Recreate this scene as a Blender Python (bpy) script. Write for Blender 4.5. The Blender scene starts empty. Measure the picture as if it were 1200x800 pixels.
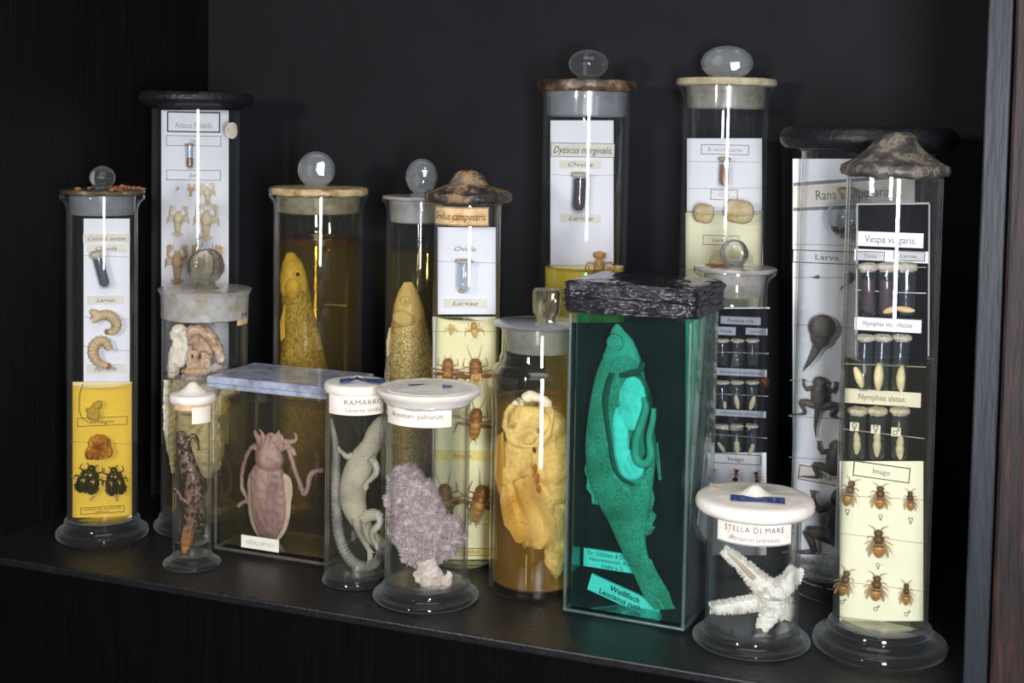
import bpy, math, random
from mathutils import Vector, Matrix, noise
random.seed(7)
scene = bpy.context.scene
COL = scene.collection
R_ = math.radians

# ------------------------------------------------------------------ camera
FPX, CXP, CYP, CAMH = 1600.0, 600.0, 245.0, 0.33
PITCH, ROLL = R_(3.4), R_(1.02)
_p = PITCH
FWD = Vector((0, math.cos(_p), -math.sin(_p)))
_up = Vector((0, math.sin(_p), math.cos(_p)))
RGT = Vector((1, 0, 0)) * math.cos(ROLL) + _up * math.sin(ROLL)
UPV = _up * math.cos(ROLL) - Vector((1, 0, 0)) * math.sin(ROLL)
CAMP = Vector((0, 0, CAMH))
cd = bpy.data.cameras.new('camera')
cam = bpy.data.objects.new('camera', cd)
COL.objects.link(cam)
cd.sensor_width = 36.0
cd.lens = 36.0 * FPX / 1200.0
cd.shift_y = (CYP - 400.0) / 1200.0
cd.clip_start = 0.02
cd.clip_end = 50
cam.matrix_world = Matrix((
    (RGT.x, UPV.x, -FWD.x, CAMP.x),
    (RGT.y, UPV.y, -FWD.y, CAMP.y),
    (RGT.z, UPV.z, -FWD.z, CAMP.z),
    (0, 0, 0, 1)))
scene.camera = cam

# ------------------------------------------------------------------ world, lights, exposure
w = bpy.data.worlds.new('world')
scene.world = w
w.use_nodes = True
w.node_tree.nodes['Background'].inputs[0].default_value = (0.80, 0.88, 1.0, 1)
w.node_tree.nodes['Background'].inputs[1].default_value = 0.05

def area(name, loc, target, sx, sy, watts, col):
    l = bpy.data.lights.new(name, 'AREA')
    l.shape = 'RECTANGLE'; l.size = sx; l.size_y = sy; l.energy = watts; l.color = col
    o = bpy.data.objects.new(name, l)
    COL.objects.link(o)
    o.location = loc
    d = Vector(target) - Vector(loc)
    o.rotation_euler = d.to_track_quat('-Z', 'Y').to_euler()
    return o
# upright window-like lamp beside the photographer, compact lamp to the left, soft fill added above for lid tops and glass feet
area('window_lamp', (0.14, -0.06, 0.27), (0.0, 1.05, 0.2), 0.13, 0.36, 13.5, (0.90, 0.92, 1.0))
area('side_lamp', (-0.62, 0.02, 0.43), (0.0, 1.05, 0.2), 0.09, 0.09, 5.5, (1.0, 0.98, 0.95))
area('overhead_fill', (0.1, 0.25, 1.6), (0.0, 1.0, 0.1), 1.3, 0.9, 9.0, (1.0, 0.97, 0.92))

scene.view_settings.view_transform = 'Standard'
scene.view_settings.look = 'None'
scene.view_settings.gamma = 1.0
scene.view_settings.exposure = 0.0
scene.view_settings.use_curve_mapping = False
scene.cycles.transparent_max_bounces = 64
scene.cycles.max_bounces = 16
scene.cycles.transmission_bounces = 12
scene.cycles.glossy_bounces = 5
scene.cycles.caustics_reflective = False
scene.cycles.use_denoising = True
scene.cycles.sample_clamp_indirect = 4.0

# ------------------------------------------------------------------ pixel <-> place helpers
def ray(x, y):
    return FWD + RGT * ((x - CXP) / FPX) - UPV * ((y - CYP) / FPX)
def shelf_pt(x, y, z0=0.0):
    d = ray(x, y)
    return CAMP + d * ((z0 - CAMH) / d.z)
def depth_of(P):
    return (Vector(P) - CAMP).dot(FWD)

# ------------------------------------------------------------------ materials
def new_mat(name):
    m = bpy.data.materials.new(name)
    m.use_nodes = True
    nt = m.node_tree
    for n in list(nt.nodes): nt.nodes.remove(n)
    out = nt.nodes.new('ShaderNodeOutputMaterial')
    return m, nt, out
def nd(nt, t, ins=None, **kw):
    n = nt.nodes.new(t)
    for k, v in kw.items(): setattr(n, k, v)
    for k, v in (ins or {}).items():
        if isinstance(v, bpy.types.NodeSocket): nt.links.new(v, n.inputs[k])
        else: n.inputs[k].default_value = v
    return n
def c4(c): return (c[0], c[1], c[2], 1.0)
def coord(nt, scale=(1, 1, 1)):
    tc = nd(nt, 'ShaderNodeTexCoord')
    mp = nd(nt, 'ShaderNodeMapping', {0: tc.outputs['Object'], 3: scale})
    return mp.outputs[0]
def ramp(nt, fac, stops):
    r = nd(nt, 'ShaderNodeValToRGB', {0: fac})
    e = r.color_ramp.elements
    while len(e) < len(stops): e.new(0.5)
    for el, (p, c) in zip(e, stops):
        el.position = p; el.color = c4(c)
    return r.outputs[0]
def schlick(nt, f0):
    lw = nd(nt, 'ShaderNodeLayerWeight', {0: 0.5})
    pw = nd(nt, 'ShaderNodeMath', {0: lw.outputs['Facing'], 1: 5.0}, operation='POWER')
    ma = nd(nt, 'ShaderNodeMath', {0: pw.outputs[0], 1: 1.0 - f0, 2: f0}, operation='MULTIPLY_ADD')
    return ma.outputs[0]
def mix(nt, fac, a, b):
    m = nd(nt, 'ShaderNodeMixShader', {0: fac})
    nt.links.new(a, m.inputs[1]); nt.links.new(b, m.inputs[2])
    return m.outputs[0]

def mat_thin_glass(name, tint=(0.972, 0.976, 0.976), dust=0.004, edge=0.28, dust_glow_col=(0.8, 0.85, 0.9)):
    m, nt, out = new_mat(name)
    lw = nd(nt, 'ShaderNodeLayerWeight', {0: 0.5})
    p3 = nd(nt, 'ShaderNodeMath', {0: lw.outputs['Facing'], 1: 3.0}, operation='POWER')
    dk = tuple(t * 0.72 for t in tint)
    cm = nd(nt, 'ShaderNodeMix', {0: p3.outputs[0], 6: c4(tint), 7: c4(dk)}, data_type='RGBA')
    tr = nd(nt, 'ShaderNodeBsdfTransparent', {0: cm.outputs[2]})
    df = nd(nt, 'ShaderNodeBsdfDiffuse', {0: c4(dust_glow_col)})
    ns = nd(nt, 'ShaderNodeTexNoise', {0: coord(nt, (1, 1, 0.35)), 2: 60.0, 3: 5.0, 4: 0.7})
    du = nd(nt, 'ShaderNodeMath', {0: ns.outputs[0], 1: dust * 2}, operation='MULTIPLY')
    p8 = nd(nt, 'ShaderNodeMath', {0: lw.outputs['Facing'], 1: 6.0}, operation='POWER')
    ed = nd(nt, 'ShaderNodeMath', {0: p8.outputs[0], 1: edge, 2: du.outputs[0]}, operation='MULTIPLY_ADD')  # dust plus a painted pale rim for light piped along the glass wall
    base = mix(nt, ed.outputs[0], tr.outputs[0], df.outputs[0])
    gl = nd(nt, 'ShaderNodeBsdfGlossy', {0: (1, 1, 1, 1), 1: 0.03})
    nt.links.new(mix(nt, schlick(nt, 0.045), base, gl.outputs[0]), out.inputs[0])
    return m
def mat_liquid(name, tint, turb=0.0, turb_glow_col=(0.5, 0.4, 0.1), f0=0.02, edge=0.25):
    m, nt, out = new_mat(name)
    tr = nd(nt, 'ShaderNodeBsdfTransparent', {0: c4(tint)})
    df = nd(nt, 'ShaderNodeBsdfDiffuse', {0: c4(turb_glow_col)})
    tl = nd(nt, 'ShaderNodeBsdfTranslucent', {0: c4(turb_glow_col)})
    ns = nd(nt, 'ShaderNodeTexNoise', {0: coord(nt, (1, 1, 0.12)), 2: 45.0, 3: 3.0})
    tm = nd(nt, 'ShaderNodeMath', {0: ns.outputs[0], 1: turb * 1.2, 2: turb * 0.4}, operation='MULTIPLY_ADD')
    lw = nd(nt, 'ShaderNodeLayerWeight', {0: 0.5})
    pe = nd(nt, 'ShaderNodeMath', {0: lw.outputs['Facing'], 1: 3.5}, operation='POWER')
    te = nd(nt, 'ShaderNodeMath', {0: pe.outputs[0], 1: edge, 2: tm.outputs[0]}, operation='MULTIPLY_ADD')  # turbidity plus a painted edge glow for card colour refracted at the rim
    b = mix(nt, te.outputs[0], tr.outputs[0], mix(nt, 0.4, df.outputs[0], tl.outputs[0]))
    gl = nd(nt, 'ShaderNodeBsdfGlossy', {0: (1, 1, 1, 1), 1: 0.02})
    nt.links.new(mix(nt, schlick(nt, f0), b, gl.outputs[0]), out.inputs[0])
    return m
def mat_solid_glass(name, tint=(0.97, 0.985, 0.98), ior=1.47, rough=0.0, haze=0.022, edge=0.26):
    m, nt, out = new_mat(name)
    g = nd(nt, 'ShaderNodeBsdfGlass', {0: c4(tint), 1: rough, 2: ior})
    tr = nd(nt, 'ShaderNodeBsdfTransparent', {0: c4(tint)})
    ns = nd(nt, 'ShaderNodeTexNoise', {0: coord(nt), 2: 90.0, 3: 2.0})
    bp = nd(nt, 'ShaderNodeBump', {0: 0.12, 1: 0.004, 'Height': ns.outputs[0]})
    nt.links.new(bp.outputs[0], g.inputs['Normal'])
    hz = nd(nt, 'ShaderNodeBsdfDiffuse', {0: (0.75, 0.8, 0.82, 1)})
    lw = nd(nt, 'ShaderNodeLayerWeight', {0: 0.5})
    p4 = nd(nt, 'ShaderNodeMath', {0: lw.outputs['Facing'], 1: 4.0}, operation='POWER')
    hf = nd(nt, 'ShaderNodeMath', {0: p4.outputs[0], 1: edge, 2: haze}, operation='MULTIPLY_ADD')  # pale haze and rims paint in the light that thick glass gathers
    nt.links.new(mix(nt, hf.outputs[0], mix(nt, 0.30, g.outputs[0], tr.outputs[0]), hz.outputs[0]), out.inputs[0])
    return m
def mat_frosted(name, col=(0.62, 0.66, 0.7), opac=0.55, stain=None):
    m, nt, out = new_mat(name)
    ns = nd(nt, 'ShaderNodeTexNoise', {0: coord(nt), 2: 70.0, 3: 6.0, 4: 0.65})
    c = ramp(nt, ns.outputs[0], [(0.35, tuple(x * 0.8 for x in (stain or col))), (0.55, col), (0.8, tuple(min(1, x * 1.1) for x in col))])
    df = nd(nt, 'ShaderNodeBsdfDiffuse', {0: c})
    tl = nd(nt, 'ShaderNodeBsdfTranslucent', {0: c})
    tr = nd(nt, 'ShaderNodeBsdfTransparent', {0: (0.92, 0.94, 0.95, 1)})
    b = mix(nt, opac, tr.outputs[0], mix(nt, 0.35, df.outputs[0], tl.outputs[0]))
    gl = nd(nt, 'ShaderNodeBsdfGlossy', {0: (1, 1, 1, 1), 1: 0.22})
    nt.links.new(mix(nt, schlick(nt, 0.05), b, gl.outputs[0]), out.inputs[0])
    return m
def mat_noise(name, stops, scale=60.0, rough=0.6, bump=0.0, bscale=None, stretch=(1, 1, 1), spec=0.4, detail=5.0, sss=0.0, metal=0.0, bdist=0.002):
    m, nt, out = new_mat(name)
    co = coord(nt, stretch)
    ns = nd(nt, 'ShaderNodeTexNoise', {0: co, 2: scale, 3: detail, 4: 0.6})
    c = ramp(nt, ns.outputs[0], stops)
    b = nd(nt, 'ShaderNodeBsdfPrincipled', {'Base Color': c, 'Roughness': rough, 'Specular IOR Level': spec, 'Metallic': metal})
    if sss:
        b.inputs['Subsurface Weight'].default_value = sss
        b.inputs['Subsurface Scale'].default_value = 0.004
        b.inputs['Subsurface Radius'].default_value = (1.0, 0.6, 0.4)
    if bump:
        n2 = nd(nt, 'ShaderNodeTexNoise', {0: co, 2: bscale or scale * 2, 3: 4.0})
        bp = nd(nt, 'ShaderNodeBump', {0: bump, 1: bdist, 'Height': n2.outputs[0]})
        nt.links.new(bp.outputs[0], b.inputs['Normal'])
    nt.links.new(b.outputs[0], out.inputs[0])
    return m
def flat(name, c, rough=0.6, spec=0.3, var=0.12, scale=80.0, bump=0.0, **k):
    return mat_noise(name, [(0.3, tuple(x * (1 - var) for x in c)), (0.7, tuple(min(1, x * (1 + var)) for x in c))], scale, rough, bump, spec=spec, **k)

M = {}
M['glass'] = mat_thin_glass('jar_glass')
M['glass_yellow'] = mat_thin_glass('jar_glass_aged', (0.96, 0.95, 0.88))
M['glass_green'] = mat_thin_glass('tank_glass', (0.85, 0.96, 0.93))
M['solid'] = mat_solid_glass('thick_glass')
M['foot'] = mat_solid_glass('foot_glass', haze=0.016, edge=0.50)
M['milky'] = mat_solid_glass('bubbly_glass', haze=0.10)
M['solid_warm'] = mat_solid_glass('thick_glass_warm', (0.97, 0.95, 0.85))
M['frost'] = mat_frosted('frosted_glass', (0.60, 0.63, 0.66), 0.45)
M['frost_dense'] = mat_frosted('frosted_glass_dense', (0.62, 0.62, 0.60), 0.8, (0.6, 0.5, 0.36))
M['frost_warm'] = mat_frosted('frosted_glass_waxed', (0.62, 0.60, 0.52), 0.6, (0.5, 0.42, 0.28))
M['blue_slab'] = mat_frosted('ground_glass_slab', (0.60, 0.66, 0.82), 0.86, (0.36, 0.40, 0.50))
M['plaster'] = mat_noise('white_sealing_wax', [(0.28, (0.60, 0.50, 0.40)), (0.42, (0.75, 0.685, 0.60)), (0.8, (0.80, 0.755, 0.68))], 38.0, 0.5, 0.25, 120.0, sss=0.15)
M['plaster_grey'] = mat_noise('lid_inset_plaster', [(0.3, (0.60, 0.57, 0.53)), (0.5, (0.72, 0.69, 0.64)), (0.8, (0.80, 0.77, 0.72))], 55.0, 0.6, 0.4, 200.0)
M['blue_label'] = mat_noise('blue_printed_label', [(0.38, (0.02, 0.035, 0.15)), (0.56, (0.04, 0.07, 0.25)), (0.68, (0.32, 0.38, 0.52))], 300.0, 0.5)
M['black_lid'] = mat_noise('black_pitch', [(0.3, (0.006, 0.0065, 0.0075)), (0.65, (0.014, 0.015, 0.017)), (0.9, (0.06, 0.06, 0.06))], 130.0, 0.42, 0.5, 240.0)
M['pitch_worn'] = mat_noise('worn_pitch', [(0.36, (0.015, 0.014, 0.014)), (0.5, (0.05, 0.045, 0.04)), (0.56, (0.30, 0.19, 0.09)), (0.66, (0.10, 0.09, 0.08)), (0.8, (0.28, 0.27, 0.25))], 55.0, 0.4, 0.6, 160.0)
M['pitch_grey'] = mat_noise('grey_pitch', [(0.34, (0.02, 0.017, 0.016)), (0.5, (0.075, 0.066, 0.06)), (0.57, (0.20, 0.165, 0.12)), (0.62, (0.065, 0.055, 0.05)), (0.8, (0.26, 0.235, 0.21))], 75.0, 0.45, 0.6, 150.0)
M['wax_ochre'] = mat_noise('ochre_wax', [(0.35, (0.18, 0.07, 0.025)), (0.5, (0.45, 0.33, 0.16)), (0.75, (0.62, 0.55, 0.38))], 60.0, 0.35, 0.5, 140.0)
M['wax_brown'] = mat_noise('brown_wax', [(0.35, (0.03, 0.018, 0.012)), (0.55, (0.12, 0.08, 0.045)), (0.68, (0.30, 0.25, 0.18)), (0.85, (0.09, 0.06, 0.035))], 75.0, 0.35, 0.6, 160.0)
M['wax_tan'] = mat_noise('tan_wax', [(0.35, (0.34, 0.27, 0.15)), (0.6, (0.52, 0.47, 0.34)), (0.8, (0.6, 0.58, 0.5))], 60.0, 0.35, 0.4, 140.0)
M['wax_crumb'] = flat('crumbling_wax', (0.26, 0.11, 0.042), 0.6, var=0.5)
M['tape'] = mat_noise('black_sealing_tape', [(0.3, (0.008, 0.008, 0.010)), (0.7, (0.022, 0.021, 0.026))], 60.0, 0.16, 0.9, 45.0, stretch=(1, 1, 4.5), spec=0.6, bdist=0.006)
M['white_card'] = flat('white_card', (0.80, 0.80, 0.83), 0.85, 0.1, 0.03, 40)
M['cream_card'] = flat('cream_card', (0.86, 0.85, 0.74), 0.85, 0.1, 0.03, 40)
M['yellow_card'] = flat('yellowed_card', (0.86, 0.74, 0.40), 0.85, 0.1, 0.06, 40)
M['black_card'] = flat('black_card', (0.008, 0.0075, 0.009), 0.85, 0.08, 0.3, 60)
M['grey_card'] = flat('grey_white_card', (0.78, 0.79, 0.82), 0.85, 0.1, 0.05, 40)
M['paper'] = flat('label_paper', (0.72, 0.68, 0.58), 0.85, 0.1, 0.06, 120)
M['paper_white'] = flat('white_label_paper', (0.80, 0.80, 0.80), 0.85, 0.1, 0.04, 120)
M['paper_grey'] = flat('grey_label_paper', (0.36, 0.38, 0.42), 0.85, 0.1, 0.06, 120)
M['paper_ochre'] = mat_noise('ochre_stained_label', [(0.3, (0.38, 0.20, 0.07)), (0.5, (0.66, 0.44, 0.22)), (0.75, (0.78, 0.60, 0.36))], 90.0, 0.8)
M['paper_pink'] = mat_noise('foxed_label', [(0.33, (0.62, 0.42, 0.24)), (0.42, (0.78, 0.68, 0.56)), (0.7, (0.84, 0.76, 0.66))], 70.0, 0.8)
M['paper_stella'] = mat_noise('rust_spotted_label', [(0.36, (0.62, 0.30, 0.10)), (0.44, (0.80, 0.72, 0.62)), (0.7, (0.85, 0.80, 0.74))], 75.0, 0.8)
M['ink'] = flat('black_ink', (0.02, 0.018, 0.018), 0.7)
M['ink_soft'] = flat('faded_ink', (0.16, 0.14, 0.13), 0.8)
M['ink_grey'] = flat('faint_ink', (0.36, 0.34, 0.33), 0.8)
M['thread'] = flat('thread', (0.42, 0.40, 0.36), 0.8)
M['thread_pale'] = flat('pale_thread', (0.72, 0.70, 0.64), 0.8)
M['shelf'] = mat_noise('black_shelf_lacquer', [(0.35, (0.005, 0.005, 0.006)), (0.65, (0.010, 0.010, 0.0115)), (0.74, (0.026, 0.026, 0.03))], 120.0, 0.38, 0.25, 500.0, spec=0.45)
M['wallback'] = mat_noise('dark_grey_back_panel', [(0.3, (0.007, 0.007, 0.009)), (0.7, (0.010, 0.010, 0.0125))], 14.0, 0.75, spec=0.2)
M['wallside'] = mat_noise('black_stained_wood', [(0.35, (0.0015, 0.0015, 0.0015)), (0.6, (0.003, 0.0028, 0.0026)), (0.75, (0.007, 0.006, 0.006))], 40.0, 0.55, 0.4, 60.0, stretch=(6, 6, 0.35), spec=0.25)
M['redwood'] = mat_noise('reddish_brown_wood', [(0.35, (0.005, 0.003, 0.003)), (0.52, (0.014, 0.006, 0.005)), (0.72, (0.05, 0.018, 0.012))], 34.0, 0.55, 0.4, 60.0, stretch=(5, 5, 0.5), spec=0.25)
M['bluewood'] = mat_noise('dark_blue_grey_paint', [(0.35, (0.006, 0.008, 0.011)), (0.7, (0.013, 0.017, 0.023))], 30.0, 0.5, 0.3, 60.0, stretch=(4, 4, 0.5), spec=0.3)
M['fascia'] = mat_noise('black_front_board', [(0.35, (0.0012, 0.0012, 0.0014)), (0.7, (0.003, 0.0026, 0.0026))], 40.0, 0.8, stretch=(7, 7, 0.3), spec=0.05)

# ------------------------------------------------------------------ mesh builder
def hnoise(p, s=1.0, seed=0.0):
    return noise.noise(Vector((p[0] * s + seed, p[1] * s - seed, p[2] * s + 2 * seed)))
class MB:
    def __init__(self):
        self.v = []; self.f = []; self.m = []
    def add(self, vs, fs, mi=0):
        b = len(self.v)
        self.v += [tuple(p) for p in vs]
        self.f += [tuple(b + i for i in q) for q in fs]
        self.m += [mi] * len(fs)
    def box(self, a, b, mi=0):
        x0, y0, z0 = a; x1, y1, z1 = b
        self.add([(x0, y0, z0), (x1, y0, z0), (x1, y1, z0), (x0, y1, z0), (x0, y0, z1), (x1, y0, z1), (x1, y1, z1), (x0, y1, z1)],
                 [(0, 3, 2, 1), (4, 5, 6, 7), (0, 1, 5, 4), (1, 2, 6, 5), (2, 3, 7, 6), (3, 0, 4, 7)], mi)
        return self
    def lathe(self, prof, seg=56, mi=0, wob=0.0, c=(0, 0), seed=0.0):
        vs = []; fs = []
        idx = []
        for (r, z) in prof:
            if r < 1e-6:
                idx.append([len(vs)] * seg); vs.append((c[0], c[1], z))
            else:
                row = []
                for k in range(seg):
                    a = 2 * math.pi * k / seg
                    rr = r; zz = z
                    if wob:
                        q = (math.cos(a) * 1.5, math.sin(a) * 1.5, z * 40)
                        rr += wob * hnoise(q, 1.6, seed) + 0.5 * wob * hnoise(q, 4.5, seed + 3)
                        zz += 0.6 * wob * hnoise(q, 2.7, seed + 9)
                    row.append(len(vs)); vs.append((c[0] + rr * math.cos(a), c[1] + rr * math.sin(a), zz))
                idx.append(row)
        for i in range(len(idx) - 1):
            A, B = idx[i], idx[i + 1]
            for k in range(seg):
                k2 = (k + 1) % seg
                q = []
                for t in (A[k], A[k2], B[k2], B[k]):
                    if t not in q: q.append(t)
                if len(q) > 2: fs.append(tuple(q))
        self.add(vs, fs, mi)
        return self
    def tube(self, pts, seg=12, mi=0, cap=True, side=None, mats=None):
        """pts: (x, y, z, a[, b]) centre line; a = half width across, b = half depth along 'side' (default y)"""
        side = Vector(side or (0, 1, 0))
        n = len(pts)
        vs = []; fs = []
        for i, p in enumerate(pts):
            P = Vector(p[:3])
            q0 = Vector(pts[max(i - 1, 0)][:3]); q1 = Vector(pts[min(i + 1, n - 1)][:3])
            T = q1 - q0
            if T.length < 1e-9: T = Vector((0, 0, 1))
            T.normalize()
            sd = side
            if abs(T.dot(sd)) > 0.95: sd = Vector((0, 0, 1)) if abs(T.z) < 0.9 else Vector((1, 0, 0))
            N = T.cross(sd).normalized()
            B = N.cross(T).normalized()
            a = p[3]; b = p[4] if len(p) > 4 else p[3]
            for k in range(seg):
                t = 2 * math.pi * k / seg
                vs.append(tuple(P + N * (a * math.cos(t)) + B * (b * math.sin(t))))
        ml = []
        for i in range(n - 1):
            for k in range(seg):
                k2 = (k + 1) % seg
                fs.append((i * seg + k, i * seg + k2, (i + 1) * seg + k2, (i + 1) * seg + k))
        if cap:
            fs.append(tuple(reversed(range(seg)))); fs.append(tuple((n - 1) * seg + k for k in range(seg)))
        b0 = len(self.f)
        self.add(vs, fs, mi)
        if mats:
            for i in range(n - 1):
                for k in range(seg): self.m[b0 + i * seg + k] = mats[i]
        return self
    def ell(self, c, r, seg=14, rings=8, mi=0, rot=None):
        vs = []; fs = []
        for i in range(rings + 1):
            ph = math.pi * i / rings
            for k in range(seg):
                t = 2 * math.pi * k / seg
                p = Vector((r[0] * math.sin(ph) * math.cos(t), r[1] * math.sin(ph) * math.sin(t), r[2] * math.cos(ph)))
                if rot: p = rot @ p
                vs.append((c[0] + p.x, c[1] + p.y, c[2] + p.z))
        for i in range(rings):
            for k in range(seg):
                k2 = (k + 1) % seg
                fs.append((i * seg + k, (i + 1) * seg + k, (i + 1) * seg + k2, i * seg + k2))
        self.add(vs, fs, mi)
        return self
    def mesh(self, name, mats, smooth=True, angle=38):
        me = bpy.data.meshes.new(name)
        me.from_pydata(self.v, [], self.f)
        for m in (mats if isinstance(mats, (list, tuple)) else [mats]): me.materials.append(m)
        me.polygons.foreach_set('material_index', self.m)
        me.polygons.foreach_set('use_smooth', [smooth] * len(self.f))
        me.validate()
        me.update()
        if smooth: me.set_sharp_from_angle(angle=R_(angle))
        return me
    def shift(self, d):
        self.v = [(x - d[0], y - d[1], z - d[2]) for x, y, z in self.v]
        return self
    def base(self):
        xs = [p[0] for p in self.v]; ys = [p[1] for p in self.v]; zs = [p[2] for p in self.v]
        return Vector(((min(xs) + max(xs)) / 2, (min(ys) + max(ys)) / 2, min(zs)))
    def build(self, name, mats, parent=None, smooth=True, angle=38):
        return obj(name, self.mesh(name, mats, smooth, angle), parent)
def obj(name, me, parent=None):
    o = bpy.data.objects.new(name, me)
    COL.objects.link(o)
    if parent is not None: o.parent = parent
    return o
def tag(o, label=None, cat=None, group=None, kind=None):
    if label: o['label'] = label
    if cat: o['category'] = cat
    if group: o['group'] = group
    if kind: o['kind'] = kind
    return o
def empty(name, loc=(0, 0, 0), rz=0.0):
    o = bpy.data.objects.new(name, None)
    COL.objects.link(o)
    o.empty_display_size = 0.02
    o.location = loc; o.rotation_euler = (0, 0, rz)
    return o
def fuse(mb, voxel, smooth=3):
    """one continuous skin over overlapping volumes; returns an MB"""
    me = mb.mesh('fuse_tmp', [M['ink']])
    o = obj('fuse_tmp', me)
    md = o.modifiers.new('r', 'REMESH'); md.mode = 'VOXEL'; md.voxel_size = voxel
    if smooth:
        s = o.modifiers.new('s', 'SMOOTH'); s.factor = 0.5; s.iterations = smooth
    dg = bpy.context.evaluated_depsgraph_get()
    ev = o.evaluated_get(dg)
    m2 = ev.to_mesh()
    r = MB()
    r.v = [tuple(v.co) for v in m2.vertices]
    r.f = [tuple(p.vertices) for p in m2.polygons]
    r.m = [0] * len(r.f)
    ev.to_mesh_clear()
    bpy.data.objects.remove(o)
    bpy.data.meshes.remove(me)
    return r
def rough_up(mb, amp, scale, seed=0.0):
    """push every vertex along its normal by noise"""
    me = mb.mesh('tmp', [M['ink']])
    ns = [v.normal.copy() for v in me.vertices]
    mb.v = [tuple(Vector(p) + n * (amp * hnoise(p, scale, seed))) for p, n in zip(mb.v, ns)]
    bpy.data.meshes.remove(me)
    return mb

# ------------------------------------------------------------------ lettering
def text_mb(lines, width, height, shear=0.0, bold=0.0, spacing=1.0, squeeze=True):
    """lines: list of (string, centre height 0..1, letter height 0..1, width 0..1); lies in XZ facing -Y, centred on origin"""
    out = MB()
    for (s, cy, lh, lw) in lines:
        cu = bpy.data.curves.new('t', 'FONT')
        cu.body = s; cu.shear = shear; cu.offset = bold; cu.space_character = spacing
        cu.align_x = 'LEFT'; cu.resolution_u = 2
        o = obj('t', cu)
        dg = bpy.context.evaluated_depsgraph_get()
        me = o.evaluated_get(dg).to_mesh()
        vs = [(v.co.x, v.co.y) for v in me.vertices]
        fs = [tuple(p.vertices) for p in me.polygons]
        o.evaluated_get(dg).to_mesh_clear()
        bpy.data.objects.remove(o); bpy.data.curves.remove(cu)
        if not vs: continue
        x0 = min(v[0] for v in vs); x1 = max(v[0] for v in vs)
        k = lh * height / 0.72
        kx = k
        if (x1 - x0) * k > lw * width or squeeze: kx = lw * width / (x1 - x0)
        out.add([((v[0] - (x0 + x1) / 2) * kx, 0.0, (v[1] - 0.34) * k + (cy - 0.5) * height) for v in vs], fs)
    return out
def symbol_mb(kind, h):
    """female / male / worker sign drawn as thin strokes, XZ plane facing -Y"""
    mb = MB(); r = h * 0.26; t = h * 0.055
    def stroke(a, b): mb.tube([(a[0], 0, a[1], t, t * 0.3), (b[0], 0, b[1], t, t * 0.3)], 6)
    n = 12
    if kind == 'm':
        c = (-h * 0.12, -h * 0.12)
        ring = [(c[0] + r * math.cos(6.2832 * k / n), 0, c[1] + r * math.sin(6.2832 * k / n), t, t * 0.3) for k in range(n + 1)]
        mb.tube(ring, 6)
        stroke((c[0] + r * 0.7, c[1] + r * 0.7), (h * 0.4, h * 0.4)); stroke((h * 0.4, h * 0.4), (h * 0.12, h * 0.4)); stroke((h * 0.4, h * 0.4), (h * 0.4, h * 0.12))
    else:
        c = (0, h * 0.2)
        ring = [(c[0] + r * math.cos(6.2832 * k / n), 0, c[1] + r * math.sin(6.2832 * k / n), t, t * 0.3) for k in range(n + 1)]
        mb.tube(ring, 6)
        stroke((0, c[1] - r), (0, -h * 0.5)); stroke((-h * 0.2, -h * 0.26), (h * 0.2, -h * 0.26))
        if kind == 'w':
            stroke((-r * 0.8, c[1] + r * 0.5), (-r * 1.3, c[1] + r * 1.5)); stroke((r * 0.8, c[1] + r * 0.5), (r * 1.3, c[1] + r * 1.5))
    return mb

# ------------------------------------------------------------------ the cupboard
S0 = shelf_pt(0, 653); S1 = shelf_pt(860, 795)
SD = (S1 - S0); SD.z = 0; SD.normalize()
SN = Vector((-SD.y, SD.x, 0))
SANG = math.atan2(SD.y, SD.x)
def SP(s, n, z=0.0): return Vector((S0.x, S0.y, 0)) + SD * s + SN * n + Vector((0, 0, z))
def sbox(name, s0, s1, n0, n1, z0, z1, mat, bevel=0.0):
    mb = MB()
    mb.box((s0, n0, z0), (s1, n1, z1))
    o = mb.build(name, mat, smooth=False)
    o.location = (S0.x, S0.y, 0); o.rotation_euler = (0, 0, SANG)
    if bevel:
        b = o.modifiers.new('b', 'BEVEL'); b.width = bevel; b.segments = 2
    tag(o, kind='structure')
    return o
SL, SR, DEP, TOP = -0.036, 0.690, 0.325, 0.60
tag(sbox('floor', SL, SR, -0.0, DEP, -0.006, 0.0, M['shelf'], 0.0012), 'black lacquered shelf board the specimen jars stand on')
tag(sbox('trim_1', SL - 0.05, SR + 0.09, 0.003, 0.02, -0.5, -0.0062, M['fascia']), 'black board closing the cupboard front below the shelf')
tag(sbox('wall_back', SL - 0.05, SR + 0.02, DEP, DEP + 0.02, -0.03, TOP, M['wallback']), 'dark grey back panel of the cupboard')
tag(sbox('wall_left', SL - 0.05, SL, -0.01, DEP - 0.0005, -0.03, TOP, M['wallside']), 'black wood-grained side panel on the left')
tag(sbox('wall_right', SR, SR + 0.014, 0.004, DEP - 0.0005, -0.03, TOP, M['bluewood'], 0.001), 'dark blue-grey inner lining of the right side')
tag(sbox('trim_2', SR + 0.0145, SR + 0.09, -0.006, 0.03, -0.5, TOP, M['redwood'], 0.002), 'reddish brown wooden upright at the right edge')

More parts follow.
